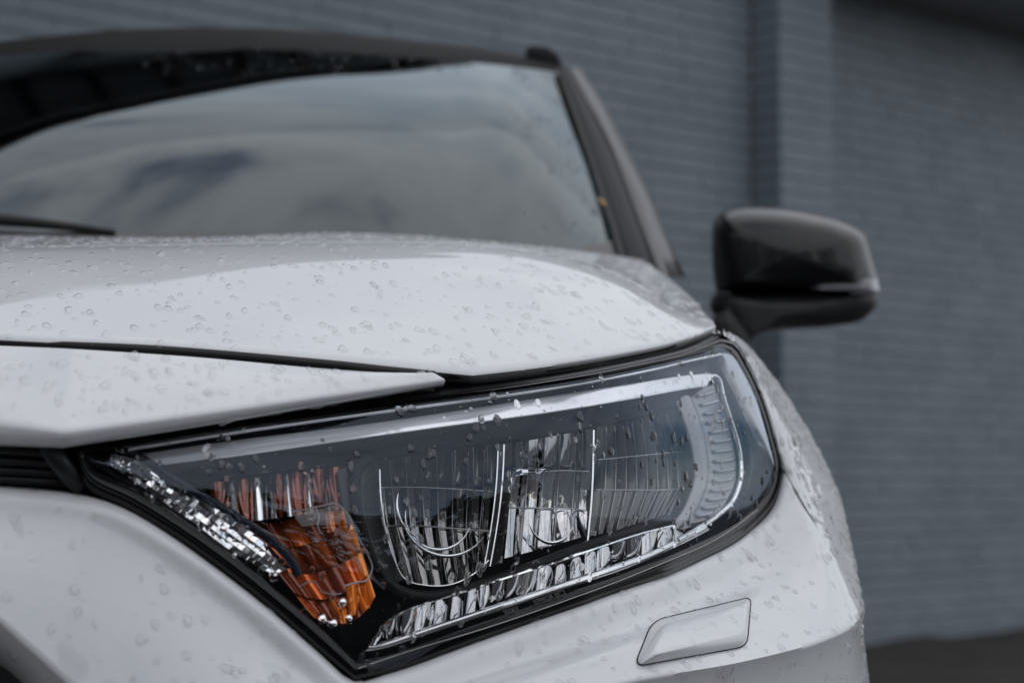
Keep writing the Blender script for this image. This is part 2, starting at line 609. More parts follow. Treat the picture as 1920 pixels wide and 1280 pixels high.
in_world(mkobj("added_roof", V, Fs, M_TILE, bld, False))
in_world(tube("high_gutter", [wpt(-9.0, EDGE(-9.0) + 0.05, H_Z + 0.10), wpt(-1.4, EDGE(-1.4) + 0.05, H_Z + 0.10), wpt(-.45, .67, H_Z + 0.10)], 0.07, M_GUTTER, bld, 12))

# soil bed at the wall foot
sm = mat("dark_garden_soil", (0.014, 0.011, 0.009), 0.9, noise=(9, 0.4, 1.7), bump=(30, 1.0, 0.03))
ns, no = 90, 16
Gs = np.zeros((no, ns, 3))
for j in range(no):
    for i in range(ns):
        s = WALL_L + (WALL_R - WALL_L) * i / (ns - 1)
        out = 0.02 + 3.4 * j / (no - 1)
        h = 0.05 + 0.010 * math.sin(s * 5.1 + out * 3) * math.sin(out * 7 + s) + RNG.uniform(-0.012, 0.012)
        if j == no - 1:
            h = -0.01
        Gs[j, i] = wpt(s, out, h)
o = sheet("soil_bed", Gs, sm, None, flip=False)
tag(o, "strip of dark soil along the foot of the wall", None, None, "structure")

# the dark tree line across the yard behind the camera, seen mirrored in lens and chrome
tm = mat("dark_foliage", (0.030, 0.038, 0.022), 0.85, noise=(1.5, 0.4, 1.6))
_r = random.Random(3)
V, Fs = [], []
for k in range(5200):
    a = math.radians(_r.uniform(95, 285))
    hmax = 5.4 + 1.2 * math.sin(a * 9) + .9 * math.sin(a * 23 + 1)
    d = 15 + _r.uniform(-1.2, 1.2)
    zz = hmax * _r.random() ** .7
    c = np.array([.7 + d * math.sin(a), -1 + d * math.cos(a), zz])
    ax_ = np.array([[_r.gauss(0, 1) for _ in range(3)] for _ in range(3)])
    sz = _r.uniform(.25, .6)
    u, v = ax_[0] / np.linalg.norm(ax_[0]) * sz, ax_[1] / np.linalg.norm(ax_[1]) * sz
    n0 = len(V)
    V += [c - u, c - v * .6, c + u, c + v * .6]
    Fs.append((n0, n0 + 1, n0 + 2, n0 + 3))
tag(mkobj("tree_line", V, Fs, tm, None, False), "dark line of trees across the yard, mirrored in the headlight", None, None, "stuff")

# ------------------------------------------------------------------ the car
car = empty("white_car", (0, 0, 0))
tag(car, "wet pearl white car with black roof and mirror, seen close from its front corner", "car")

# lens depth: how far back the headlight's outer skin lies at a photograph pixel
_bx = np.array([-500, 0, 140, 400, 660, 900, 1100, 1250, 1350, 1420, 1480, 1700], float)
_by = np.array([0.03, 0.045, 0.052, 0.080, 0.120, 0.172, 0.236, 0.325, 0.420, 0.490, 0.545, 0.72], float)


def yl(px, py):
    s = min(max((px - 1100) / 350.0, 0), 1)
    pc = float(np.interp(px, [140, 300, 660, 1000, 1400, 1470], [850, 915, 1000, 930, 825, 860]))
    dv = pc - py
    return float(np.interp(px, _bx, _by)) + .00004 * dv + (3.8e-7 if dv > 0 else 1.5e-7) * dv * dv + .00013 * s * s * (3 - 2 * s) * (1000 - py)


def Hh(px, py, off=0.0):
    return P(px, py, yl(px, py) + off)


def HL(pts, off):
    if np.isscalar(off):
        off = [off] * len(pts)
    return [Hh(a[0], a[1], o) for a, o in zip(pts, off)]


# ---- hood
H0 = [C(0, .035, .957), P(0, 632, .10), P(300, 648, .125), P(600, 672, .16), P(885, 699, .205), P(1000, 686, .25), P(1150, 663, .33), P(1262, 640, .43), P(1342, 612, .58)]
H2 = [C(0, .23, 1.000), P(0, 492, .265), P(300, 490, .33), P(600, 488, .395), P(885, 492, .475), P(1000, 502, .50), P(1150, 535, .53), P(1252, 580, .545), P(1330, 596, .64)]
H3 = [C(0, .62, 1.066), C(.15, .63, 1.068), C(.30, .68, 1.077), C(.42, .74, 1.085), C(.53, .79, 1.088), C(.60, .83, 1.088), C(.67, .88, 1.084), C(.735, .93, 1.072), P(1283, 545, .92)]
H4 = [C(0, 1.03, 1.134), C(.12, 1.04, 1.131), C(.27, 1.055, 1.131), C(.40, 1.07, 1.138), C(.50, 1.09, 1.136), C(.58, 1.11, 1.131), C(.66, 1.155, 1.128), C(.72, 1.21, 1.127), P(1205, 487, 1.28)]
H1 = [a * .5 + b * .5 + np.array([0, 0, .0015]) for a, b in zip(H0, H2)]
sh = lambda r, dy, dz: [p + np.array([0, dy, dz]) for p in r]
HOOD = loft([sh(H0, .05, -.005), sh(H0, .006, -.0036), sh(H0, .0008, -.0018), sh(H0, .0012, .0004), H1, H2, H3, H4, sh(H4, .01, -.02)], 110, 70, sharp_u=(4,), sharp_v=(3, 7))
sheet("hood", HOOD, M_PAINT, car, mirror=True, angle=60)
PAINTED = [("hood", HOOD)]

# ---- white panel over the grille, below the hood edge
pa = [C(0, .028, .940), P(0, 648, .096), P(118, 653, .100), P(350, 668, .121), P(600, 690, .152), P(812, 703, .188)]
pb = [C(0, -.045, .885), P(0, 776, .030), P(118, 793, .024), P(350, 764, .066), P(600, 731, .124), P(826, 706, .186)]
pb2 = [C(0, -.052, .875), P(0, 792, .024), P(118, 808, .017), P(350, 778, .060), P(600, 743, .119), P(834, 711, .186)]
pc = [C(0, -.049, .862), P(0, 822, .026), P(118, 830, .020), P(350, 796, .063), P(600, 756, .122), P(833, 720, .188)]
pd_ = [C(0, -.02, .858), P(0, 829, .055), P(118, 834, .05), P(350, 799, .09), P(600, 759, .15), P(828, 723, .21)]
PANEL = loft([sh(pa, .03, -.012), sh(pa, .004, -.006), pa, pb, pb2, pc, pd_], 80, 44, sharp_u=(2,), sharp_v=(2,))
sheet("front_panel", PANEL, M_PAINT, car, mirror=True, angle=70)
PAINTED.append(("panel", PANEL))
tube("hood_seal", curve([C(0, .045, .947), P(0, 641, .104), P(300, 656, .126), P(600, 681, .160), P(830, 702, .200), P(1000, 692, .262), P(1150, 669, .342), P(1262, 646, .442)], 60), .0030, M_RUBBER, car, 8)
# ---- black trim between hood edge and headlight
ta = sh([P(500, 664, .15), P(885, 699, .205), P(1000, 686, .25), P(1150, 663, .33), P(1262, 640, .43), P(1346, 606, .59)], .045, -.008)
tb = [Hh(a, b, .012) for a, b in ((420, 790), (835, 738), (1000, 716), (1180, 684), (1300, 655), (1352, 628))]
tmid = [(a * .5 + b * .5) + np.array([0, -.006, 0.002]) for a, b in zip(ta, tb)]
sheet("headlight_top_trim", loft([sh(ta, .05, .0), ta, tmid, tb, sh(tb, .03, -.01)], 50, 16), M_BLACKPL, car)
sheet("slam_panel", loft([[C(0, .10, .945), P(0, 640, .16), P(300, 655, .18), P(600, 680, .21), P(835, 700, .25)],
                          [C(0, .10, .80), P(0, 860, .16), P(300, 840, .18), P(600, 800, .21), P(835, 760, .26)]], 30, 6), M_BLACKPL, car, mirror=True)

# ---- bumper: from the headlight's lower edge down to the crease, then the vertical face
CON = [(-400, 905), (0, 912), (140, 925), (235, 952), (340, 1015), (500, 1135), (600, 1222), (664, 1275), (722, 1262), (900, 1200), (1100, 1130), (1300, 1056), (1400, 1000), (1452, 943), (1468, 880)]
CR = [(-300, 985, .02), (-40, 1130, .008), (60, 1218, .010), (190, 1330, .020), (330, 1390, .028), (470, 1410, .040), (580, 1410, .050), (680, 1395, .062), (790, 1372, .076),
      (1000, 1318, .132), (1180, 1277, .185), (1400, 1238, .268), (1540, 1200, .348), (1602, 1168, .418), (1618, 1140, .480)]
LOW = [(-250, 1120, .07), (-20, 1230, .05), (60, 1300, .05), (190, 1480, .03), (330, 1560, .034), (470, 1580, .044), (580, 1590, .054), (680, 1590, .066), (790, 1580, .080),
       (1000, 1540, .138), (1190, 1520, .193), (1410, 1500, .278), (1560, 1480, .362), (1634, 1450, .445), (1652, 1430, .510)]


def ring(d, off):
    q = offs(CON, d)
    q[-1] = np.array(CON[-1]) + np.array([.5, .866]) * d
    r = [P(a, b, yl(*c) + off) for (a, b), c in zip(q, CON)]
    return r


mid_x = lambda r, c0: [c0] + r
bu = [mid_x(ring(-6, .045), C(0, .05, .846)), mid_x(ring(0, .012), C(0, .0, .845)), mid_x(ring(3, .001), C(0, -.03, .843)), mid_x(ring(13, -.005), C(0, -.035, .838)),
      mid_x(ring(50, -.009), C(0, -.045, .81)), mid_x([P(*q) for q in CR], C(0, -.05, .76)), mid_x([P(*q) for q in offs([c[:2] for c in CR], 14) for q in [(q[0], q[1], 0)]] if False else [P(a, b + 12, y + .003) for a, b, y in CR], C(0, -.045, .75)),
      mid_x([P(*q) for q in LOW], C(0, .02, .70))]
# soften: mid row between the rim and the crease, slightly crowned
mrow = [(a * .45 + b * .55) + np.array([0, -.002, .002]) for a, b in zip(bu[4], bu[5])]
bu.insert(5, mrow)
BUMP = loft(bu, 130, 60, sharp_v=(6,))
sheet("bumper", BUMP, M_PAINT, car, angle=75)
PAINTED.append(("bumper", BUMP))
# black lower intake behind the bumper's inner corner
sheet("lower_intake", loft([[C(0, .10, .84), P(-200, 1000, .11), P(100, 1150, .10), P(260, 1300, .10)], [C(0, .10, .45), P(-200, 1700, .11), P(100, 1700, .10), P(260, 1700, .10)]], 12, 8), M_BLACKPL, car, mirror=False)

# ---- fender: from the headlight's outer edge round the shoulder to the side
FA = [(1468, 880), (1456, 820), (1431, 742), (1402, 678), (1354, 622)]
fa = [P(a, b, yl(a, b) + .002) for a, b in FA]
fa0 = [p + np.array([-.008, .02, 0]) for p in fa]
FS = [(1618, 1140, .48), (1598, 1040, .60), (1553, 880, .72), (1476, 745, .80), (1398, 645, .86)]
fs = [P(*q) for q in FS]
_bc = BUMP[:, -1]
_i0 = int(np.argmin(np.linalg.norm(_bc - bu[2][-1], axis=1)))
_i1 = int(np.argmin(np.linalg.norm(_bc - bu[6][-1], axis=1)))
fa[0], fs[0] = _bc[_i0].copy(), _bc[_i1].copy()


def fmid(t):
    r = [a * (1 - t) + b * t + np.array([.001, 0, .001]) for a, b in zip(fa, fs)]
    sg = _bc[_i0:_i1 + 1]
    ch = chord(sg)
    r[0] = np.array([np.interp(t * ch[-1], ch, sg[:, q]) for q in range(3)])
    return r


f_rows = [fmid(t) for t in (.12, .25, .4, .55, .7, .85)]
fb = [p + np.array([.005, .04, -.003]) for p in fs]
fc = [p + np.array([.003, .12, -.006]) for p in fs]
fe = [C(.925, .70, .715), C(.93, .97, .74), C(.935, 1.36, .80), C(.915, 1.38, .92), C(.80, 1.40, 1.04)]
fa0 = [p + np.array([-.008, .02, 0]) for p in fa]
FEND = loft([fa0, fa] + f_rows + [fs, fb, fc, fe], 50, 60, sharp_v=(1, 10))
sheet("fender", FEND, M_PAINT, car, angle=80, flip=False)
PAINTED.append(("fender", FEND))
# the fender's top, tucked under the hood's outer edge
_hk = [int(np.argmin(np.linalg.norm(HOOD[:, -1] - q[-1], axis=1))) for q in (H0, H1, H2, H3, H4)]
ua = [HOOD[k, -1] + np.array([-.004, 0, -.008]) for k in _hk]
ub = [fa[4], f_rows[2][4], fs[4], fs[4] * .6 + fe[4] * .4, fe[4]]
um = [a * .5 + b * .5 + np.array([0, 0, -.018]) for a, b in zip(ua, ub)]
sheet("fender_top", loft([ua, um, ub], 24, 12), M_PAINT, car)
_col = BUMP[:, -1]
_k = int(np.argmin(np.linalg.norm(_col - fs[0], axis=1)))
_c0 = np.array([fs[0]] + list(_col[_k + 1:]))
sheet("bumper_side", np.array([_c0, _c0 + (.005, .04, -.002), _c0 + (.003, .12, -.004), _c0 + (-.01, .19, -.004)]), M_PAINT, car)
# seam between bumper and fender
tube("fender_seam", curve([fa[0] + (fs[0] - fa[0]) * t + np.array([0.0, -.0005, .0003]) for t in (0, .3, .6, .97)], 20), .0006, M_TRIM, car, 6)
# side of the car behind the wheel arch, far below and beside the view
fd = [C(.925, 1.30, .30), C(.925, 2.0, .28), C(.92, 2.7, .30)]
fu = [C(.94, 1.36, .82), C(.93, 2.0, .86), C(.92, 2.7, .88)]
ft = [C(.83, 1.30, 1.03), C(.83, 2.0, 1.06), C(.83, 2.7, 1.08)]
sheet("front_door", loft([fd, fu, ft], 16, 12), M_PAINT, car)
sheet("wheel_arch_cladding", loft([[C(.915 + dx, .925 - r * math.cos(a), .36 + r * math.sin(a)) for a in np.linspace(.05, math.pi - .05, 9)] for r, dx in ((.40, .012), (.37, .018), (.34, .012), (.34, -.2))], 40, 12), M_RUBBER, car)

# ---- grille
gr = empty("grille", (0.2, .06, .86), car)
for k, (zz, dy) in enumerate(((.858, .030), (.848, .034), (.8455, .05), (.872, .055))):
    pass
for py, y in ((846, .052), (866, .056), (884, .060), (900, .064)):
    a = curve([P(-500, py - 14, y - .02), P(-150, py - 8, y - .008), P(20, py - 2, y), P(98 + (py - 846) * .55, py + 4, y + .006)], 24)
    V, Fs = tube_vf(a, .0032, 8, True, 1.6)
    tag(mkobj("slat", V, Fs, M_BLACKPL, gr), None).matrix_parent_inverse = Matrix.Translation((-0.2, -.06, -.86))
fr = mkobj("grille_frame", *tube_vf(curve([P(88, 834, .045), P(108, 862, .045), P(132, 892, .055), P(150, 908, .062)], 16), .0065, 8, True, 1.0), M_BLACKPL, gr)
fr.matrix_parent_inverse = Matrix.Translation((-0.2, -.06, -.86))
bk = sheet("grille_backing", loft([[P(-600, 826, .08), P(0, 832, .085), P(150, 838, .09)], [P(-600, 930, .09), P(0, 935, .095), P(200, 945, .10)]], 12, 4), M_RUBBER, gr)
bk.matrix_parent_inverse = Matrix.Translation((-0.2, -.06, -.86))

# ---- headlight washer cover
Bp = np.array([proj(p) for p in BUMP.reshape(-1, 3)])
By = BUMP.reshape(-1, 3)[:, 1]


def on_bumper(px, py, off=0.0):
    d2 = (Bp[:, 0] - px) ** 2 + (Bp[:, 1] - py) ** 2
    ii = np.argsort(d2)[:24]
    w = np.exp(-d2[ii] / 900.0) + 1e-4
    A = np.stack([np.ones(len(ii)), Bp[ii, 0] - px, Bp[ii, 1] - py], 1) * w[:, None]
    return P(px, py, float(np.linalg.lstsq(A, By[ii] * w, rcond=None)[0][0]) + off)


def roundpoly(cor, rad, n=9, per=10):
    out = []
    k = len(cor)
    cor = [np.array(c, float) for c in cor]
    for i in range(k):
        p, a, b = cor[i], cor[i - 1] - cor[i], cor[(i + 1) % k] - cor[i]
        a, b = p + a / np.linalg.norm(a) * rad[i], p + b / np.linalg.norm(b) * rad[i]
        for t in np.linspace(0, 1, n):
            out.append(a * (1 - t) ** 2 + p * 2 * t * (1 - t) + b * t * t)
        nx = cor[(i + 1) % k]
        e = nx + (p - nx) / np.linalg.norm(p - nx) * rad[(i + 1) % k]
        for t in np.linspace(0, 1, per + 2)[1:-1]:
            out.append(b * (1 - t) + e * t)
    return np.array(out)


w_out_ = roundpoly([(1190, 1248), (1224, 1163), (1408, 1119), (1400, 1210)], [22, 24, 14, 18])
w_top_ = roundpoly([(1222, 1228), (1246, 1170), (1402, 1128), (1394, 1186)], [16, 14, 10, 14])
wcc = w_top_.mean(0)
rows = []
for q, off in ((w_out_, .006), (w_out_, -.0025), (w_out_ * .94 + w_top_ * .06, -.0050), (w_out_ * .12 + w_top_ * .88, -.0150), (w_top_, -.0162), (wcc + (w_top_ - wcc) * .92, -.0167), (wcc + (w_top_ - wcc) * .5, -.0170), (wcc + (w_top_ - wcc) * .01, -.0171)):
    rows.append([on_bumper(a, b, off) for a, b in q])
WASH = np.array(rows)
sheet("washer_cover", WASH, M_PAINT, car, close_u=True, angle=80, flip=True)
glp = [on_bumper(a, b, -.0012) for a, b in wcc + (w_out_ - wcc) * 1.008]
mkobj("washer_gap", *tube_vf(np.array(glp + glp[:1]), .00055, 6, False), M_TRIM, car)

# ------------------------------------------------------------------ headlight (a part; everything in it a sub-part)
hl = empty("headlight", (0, 0, 0), car)
hl["label"] = "left headlight with clear wet lens, chrome strips and amber indicator"
OUT = [(138, 842), (232, 828), (420, 797), (640, 766), (835, 739), (1000, 717), (1180, 685), (1300, 656), (1350, 634), (1377, 640), (1404, 681), (1433, 745), (1455, 815), (1468, 880), (1456, 937),
       (1400, 1001), (1300, 1057), (1100, 1131), (900, 1201), (722, 1263), (664, 1275), (600, 1222), (500, 1135), (340, 1015), (235, 952), (160, 912)]
INN = [(158, 850), (240, 838), (425, 808), (640, 777), (835, 750), (1000, 728), (1180, 696), (1300, 668), (1350, 656), (1368, 660), (1393, 695), (1421, 755), (1441, 820), (1453, 880), (1440, 922),
       (1386, 976), (1288, 1027), (1090, 1102), (890, 1170), (722, 1228), (668, 1243), (622, 1197), (520, 1107), (362, 987), (255, 918), (178, 880)]
INN, OUT = np.array(INN, float), np.array(OUT, float)


def loop(pts, offs_):
    return np.array([Hh(a, b, o) for (a, b), o in zip(pts, offs_ if not np.isscalar(offs_) else [offs_] * len(pts))])


def dense(poly, n=170):
    return curve([tuple(p) for p in poly] + [tuple(poly[0])], n)[:-1]


OD, ID = dense(OUT), dense(INN)
# resample both to the same count by index parameter
tO = chord(np.vstack([OUT, OUT[:1]]))
us = sample_ts(tO, 180)[:-1]
OD = spl(np.vstack([OUT, OUT[:1]]), tO, us, (1, 8, 20))
ID = spl(np.vstack([INN, INN[:1]]), tO, us, (1, 8, 20))
seal_rows = [loop(OD, .040), loop(OD * .985 + ID * .015, .006), loop(OD * .9 + ID * .1, .0005), loop(OD * .72 + ID * .28, -.001), loop(OD * .60 + ID * .40, .0030), loop(OD * .5 + ID * .5, .0030),
             loop(OD * .40 + ID * .60, -.0005), loop(OD * .10 + ID * .90, .0005), loop(ID, .003), loop(ID, .05)]
sheet("lens_gasket", np.array(seal_rows), M_SEAL, hl, close_u=True, angle=60)
# thin pale glue line on the lower rim
gl = [Hh(a, b, -.0005) for a, b in ((672, 1252), (760, 1222), (900, 1180), (1100, 1111), (1250, 1052), (1350, 1006), (1420, 955))]
tube("glue_line", curve(gl, 60), .00028, M_EDGELINE, hl, 6)

# clear outer lens
T = [(158, 849), (260, 836), (430, 808), (560, 789), (640, 778), (700, 769), (900, 741), (1100, 711), (1300, 668), (1364, 657), (1393, 694), (1421, 755), (1450, 860)]
B = [(172, 872), (300, 948), (440, 1045), (540, 1122), (600, 1178), (668, 1243), (900, 1167), (1100, 1098), (1290, 1026), (1370, 984), (1420, 945), (1444, 915), (1453, 884)]
rows = []
for f_, bulge in ((0, 0), (.12, -.0035), (.35, -.006), (.65, -.006), (.88, -.0035), (1, 0)):
    rows.append([Hh(a[0] * (1 - f_) + b[0] * f_, a[1] * (1 - f_) + b[1] * f_, bulge) for a, b in zip(T, B)])
LENS = loft(rows, 100, 40)
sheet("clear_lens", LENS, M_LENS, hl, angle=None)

# black bowl
cen = np.array([870., 935.])
rows = [loop(ID, .004), loop(cen + (ID - cen) * .99, .06), loop(cen + (ID - cen) * .96, .115), loop(cen + (ID - cen) * .5, .13), loop(cen + (ID - cen) * .01, .13)]
sheet("housing", np.array(rows), M_BLACKIN, hl, close_u=True, angle=50)

# upper bezel: thin chrome edge, slate shelf, broad chrome strip, lower slate face
e0 = [(240, 842), (430, 812), (640, 782), (835, 756), (1000, 733), (1180, 702), (1300, 675), (1352, 664)]
e1 = [(262, 853), (450, 826), (640, 803), (835, 775), (1000, 750), (1180, 722), (1290, 705), (1334, 701)]
e2 = [(290, 873), (455, 851), (640, 825), (835, 798), (1000, 776), (1180, 747), (1290, 727), (1326, 722)]
e3 = [(392, 899), (470, 889), (640, 868), (835, 838), (1000, 818), (1150, 792), (1240, 768), (1280, 757)]
tube("chrome_edge", curve(HL(e0, .006), 90), .0012, M_STRIP, hl, 8)
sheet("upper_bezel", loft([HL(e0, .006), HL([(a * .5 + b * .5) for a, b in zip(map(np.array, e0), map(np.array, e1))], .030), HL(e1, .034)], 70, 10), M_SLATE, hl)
em = [(np.array(a) * .5 + np.array(b) * .5) for a, b in zip(e1, e2)]
em2 = [(np.array(a) * .8 + np.array(b) * .2) for a, b in zip(e1, e2)]
em3 = [(np.array(a) * .2 + np.array(b) * .8) for a, b in zip(e1, e2)]
sheet("chrome_strip", loft([HL(e1, .024), HL(e1, .0154), HL(em2, .0149), HL(em, .0139), HL(em3, .0129), HL(e2, .0125), HL(e2, .020)], 80, 16), M_STRIP, hl)
emd = [(np.array(a) * .5 + np.array(b) * .5) for a, b in zip(e2, e3)]
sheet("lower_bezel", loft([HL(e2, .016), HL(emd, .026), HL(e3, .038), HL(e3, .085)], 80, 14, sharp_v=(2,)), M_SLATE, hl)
# short grey step under the strip's inner end
s0, s1 = [(300, 872), (350, 866), (392, 860)], [(314, 884), (356, 878), (402, 872)]
sheet("bezel_step", loft([HL(s0, .0125), HL(s1, .011), HL(s1, .02)], 10, 6), M_TRIM, hl)

# chrome C round the outer end, light guide with ribs, silver side
cpts = [(1334, 704), (1348, 712), (1356, 745), (1372, 795), (1386, 845), (1389, 890), (1378, 930), (1350, 962), (1310, 990), (1270, 1012)]
tube("chrome_return", curve(HL(cpts, .012), 60), .0021, M_CHROME, hl, 8)
ga = [(1262, 738), (1283, 785), (1299, 840), (1304, 890), (1292, 935), (1256, 988)]
gb = [(1292, 733), (1312, 780), (1327, 838), (1330, 890), (1316, 940), (1275, 992)]
gc = [(1338, 722), (1357, 768), (1375, 835), (1380, 888), (1362, 938), (1310, 985)]
sheet("light_guide_edge", loft([HL(ga, .050), HL(ga, .030), HL([(np.array(a) + b) / 2 for a, b in zip(ga, gb)], .024), HL(gb, .030)], 40, 12), M_MILK, hl)
sheet("light_guide", loft([HL(gb, .030), HL([(np.array(a) + b) / 2 for a, b in zip(gb, gc)], .027), HL(gc, .020)], 40, 10), M_MILK, hl)
parts = []
ga_, gc_ = curve(gb, 60), curve(gc, 60)
for k in range(15):
    f_ = .05 + .90 * k / 14
    a = np.array([np.interp(f_, np.linspace(0, 1, len(ga_)), ga_[:, i]) for i in (0, 1)])
    b = np.array([np.interp(f_, np.linspace(0, 1, len(gc_)), gc_[:, i]) for i in (0, 1)])
    b = b + (0, -4)
    pts = [Hh(*(a * .80 + b * .20), .027), Hh(*((a + b) / 2 + (0, 1)), .0225), Hh(*(a * .08 + b * .92), .0185)]
    parts.append(tube_vf(curve(pts, 8), [.0008] + [.0018] * 7 + [.0008] if False else .0016, 7))
V, Fs = join_vf(parts)
mkobj("light_guide_rib", V, Fs, M_CLEARPL, hl)
so = [(1356, 662), (1368, 664), (1394, 700), (1420, 758), (1440, 822), (1452, 872)]
si = [(1346, 672), (1352, 690), (1378, 742), (1404, 800), (1424, 836), (1447, 872)]
sk = [(1340, 694), (1350, 714), (1374, 768), (1396, 828), (1402, 880), (1388, 936)]
sheet("silver_side_bezel", loft([HL(so, .002), HL([(np.array(a) + b) / 2 for a, b in zip(so, si)], .004), HL(si, .014)], 40, 10), M_SILVER, hl)
sr = [(1346, 672), (1354, 692), (1384, 752), (1406, 812), (1412, 870), (1392, 938)]
sheet("grey_side_bezel", loft([HL(sr, .016), HL([(np.array(a) + b) / 2 for a, b in zip(sr, sk)], .018), HL(sk, .028)], 40, 10), M_TRIM, hl)


# reflector units: cells of a chrome bowl, each with its own tilt, fine bright ribs between them
def reflector(name, rows2d, ncol, depth_rim, depth_mid, seed, mat_, slant=0.0, bulge=.0022):
    """rows2d: horizontal lines (top to bottom) bounding the bands of cells"""
    r = random.Random(seed)
    parts, ribs = [], []
    lines = [curve(q, 60) for q in rows2d]

    def at(line, f_):
        x = np.linspace(0, 1, len(line))
        return np.array([np.interp(f_, x, line[:, 0]), np.interp(f_, x, line[:, 1])])
    nb = len(lines) - 1

    def dep(u, v):
        q = (2 * u - 1) ** 2 * .5 + (2 * v - 1) ** 2 * .5
        return depth_mid + (depth_rim - depth_mid) * min(1, q)
    for bnd in range(nb):
        for c in range(ncol):
            u0, u1 = c / ncol, (c + 1) / ncol
            t0, t1 = r.uniform(-.002, .002), (.007 + r.uniform(-.003, .003) if bnd < nb - 1 else .002 + r.uniform(-.004, .004))
            G = np.zeros((7, 7, 3))
            for j in range(7):
                for i in range(7):
                    a, b = i / 6, j / 6
                    u = u0 + (u1 - u0) * a
                    v = (bnd + b) / nb
                    p = at(lines[bnd], min(max(u + slant * (1 - v), 0), 1)) * (1 - b) + at(lines[bnd + 1], min(max(u + slant * (1 - v - 0), 0), 1)) * b
                    d = dep(u, v) - bulge * (1 - (2 * a - 1) ** 2) + t0 * (a - .5) + t1 * (b - .5)
                    G[j, i] = Hh(p[0], p[1], d)
            parts.append(grid_vf(G))
    for bnd in range(1, nb):
        pts = [Hh(*at(lines[bnd], u), dep(u, bnd / nb) - .005) for u in np.linspace(.02, .98, 20)]
        ribs.append(tube_vf(pts, .00055, 6))
    for c in range(1, ncol):
        pts = []
        for v in np.linspace(0.03, .98, 16):
            bnd = min(int(v * nb), nb - 1)
            b = v * nb - bnd
            u = c / ncol
            p = at(lines[bnd], u) * (1 - b) + at(lines[bnd + 1], u) * b
            pts.append(Hh(p[0], p[1], dep(u, v) - .0045))
        ribs.append(tube_vf(pts, .00032, 6))
    V, Fs = join_vf(parts)
    mkobj(name, V, Fs, mat_, hl, True, 30)
    V, Fs = join_vf(ribs)
    mkobj(name + "_rib", V, Fs, M_SILVER, hl)


reflector("low_beam_reflector", [[(700, 866), (760, 856), (850, 844), (938, 832)], [(706, 914), (760, 913), (850, 916), (935, 922)],
                                 [(716, 986), (770, 985), (850, 990), (925, 996)], [(752, 1082), (790, 1096), (850, 1092), (914, 1052)]], 8, .045, .088, 5, M_REFL)
reflector("high_beam_reflector", [[(962, 830), (1010, 822), (1060, 813), (1110, 804)], [(960, 886), (1010, 884), (1060, 882), (1108, 884)],
                                  [(955, 951), (1010, 952), (1060, 953), (1102, 957)], [(946, 1046), (1000, 1032), (1050, 1018), (1098, 1004)]], 5, .045, .080, 23, M_REFLB)
M_DARKREFL = mat("dark_smoked_reflector", (0.09, 0.088, 0.086), 0.18, 1.0)
reflector("outer_reflector", [[(1120, 800), (1180, 790), (1230, 776), (1262, 766)], [(1118, 862), (1180, 856), (1240, 850), (1288, 846)],
                              [(1114, 918), (1180, 918), (1240, 918), (1292, 914)], [(1106, 1004), (1160, 994), (1210, 984), (1252, 974)]], 9, .040, .075, 8, M_DARKREFL, bulge=.003)
# bowl lips, dividers and ribbed flanks
lip = [(690, 858), (668, 880), (664, 930), (678, 1000), (704, 1066), (738, 1104), (800, 1120), (870, 1108), (960, 1078), (1100, 1026), (1250, 975)]
tube("reflector_lip", curve(HL(lip, .034), 80), .0048, M_BLACKIN, hl, 10)
rim = [(712, 880), (714, 930), (722, 990), (738, 1046), (758, 1084), (800, 1097), (850, 1094), (890, 1074), (916, 1050)]
tube("reflector_rim", curve(HL(rim, .040), 60), .0005, M_CHROMEROUGH, hl, 6)
f0 = [(632, 880), (640, 930), (655, 1000), (690, 1075), (720, 1105)]
f1 = [(704, 866), (708, 920), (720, 990), (740, 1050), (756, 1086)]
fl = [HL(f0, .030), HL([(np.array(a) * .5 + np.array(b) * .5) for a, b in zip(f0, f1)], .036), HL(f1, .050), HL(f1, .085)]
sheet("reflector_flank", loft(fl, 40, 14, sharp_v=(2,)), M_FLANK, hl)
parts = []
fg = loft(fl[:3], 46, 10)
for i in range(8, fg.shape[1] - 2):
    parts.append(tube_vf(np.array([fg[5, i] - (0, .0004, 0), fg[-1, max(i - 4, 0)] - (0, .0006, 0)]), .00035, 4))
V, Fs = join_vf(parts)
mkobj("flank_rib", V, Fs, M_TRIM, hl)
d0 = [(934, 834), (931, 900), (922, 980), (908, 1062)]
d1 = [(960, 830), (957, 900), (950, 980), (938, 1056)]
sheet("divider", loft([HL(d0, .062), HL(d0, .040), HL(d1, .040), HL(d1, .070)], 24, 10, linear_v=True), M_FLANK, hl)
for q, r_ in ((d0, .0005), ([(a + 11, b - 1) for a, b in d0], .0006)):
    tube("divider_line", curve(HL(q, .038), 24), r_, M_CHROMEROUGH, hl, 6)
parts = []
dg = loft([HL([(a + 14, b) for a, b in d0], .0385), HL(d1, .0395)], 40, 3)
for i in range(3, dg.shape[1]):
    parts.append(tube_vf(np.array([dg[0, i], dg[-1, max(i - 3, 0)]]), .00035, 4))
V, Fs = join_vf(parts)
mkobj("divider_rib", V, Fs, M_TRIM, hl)
d2 = [(1113, 806), (1112, 870), (1108, 950), (1102, 1014)]
tube("divider_line", curve(HL(d2, .036), 24), .0008, M_CHROMEROUGH, hl, 6)
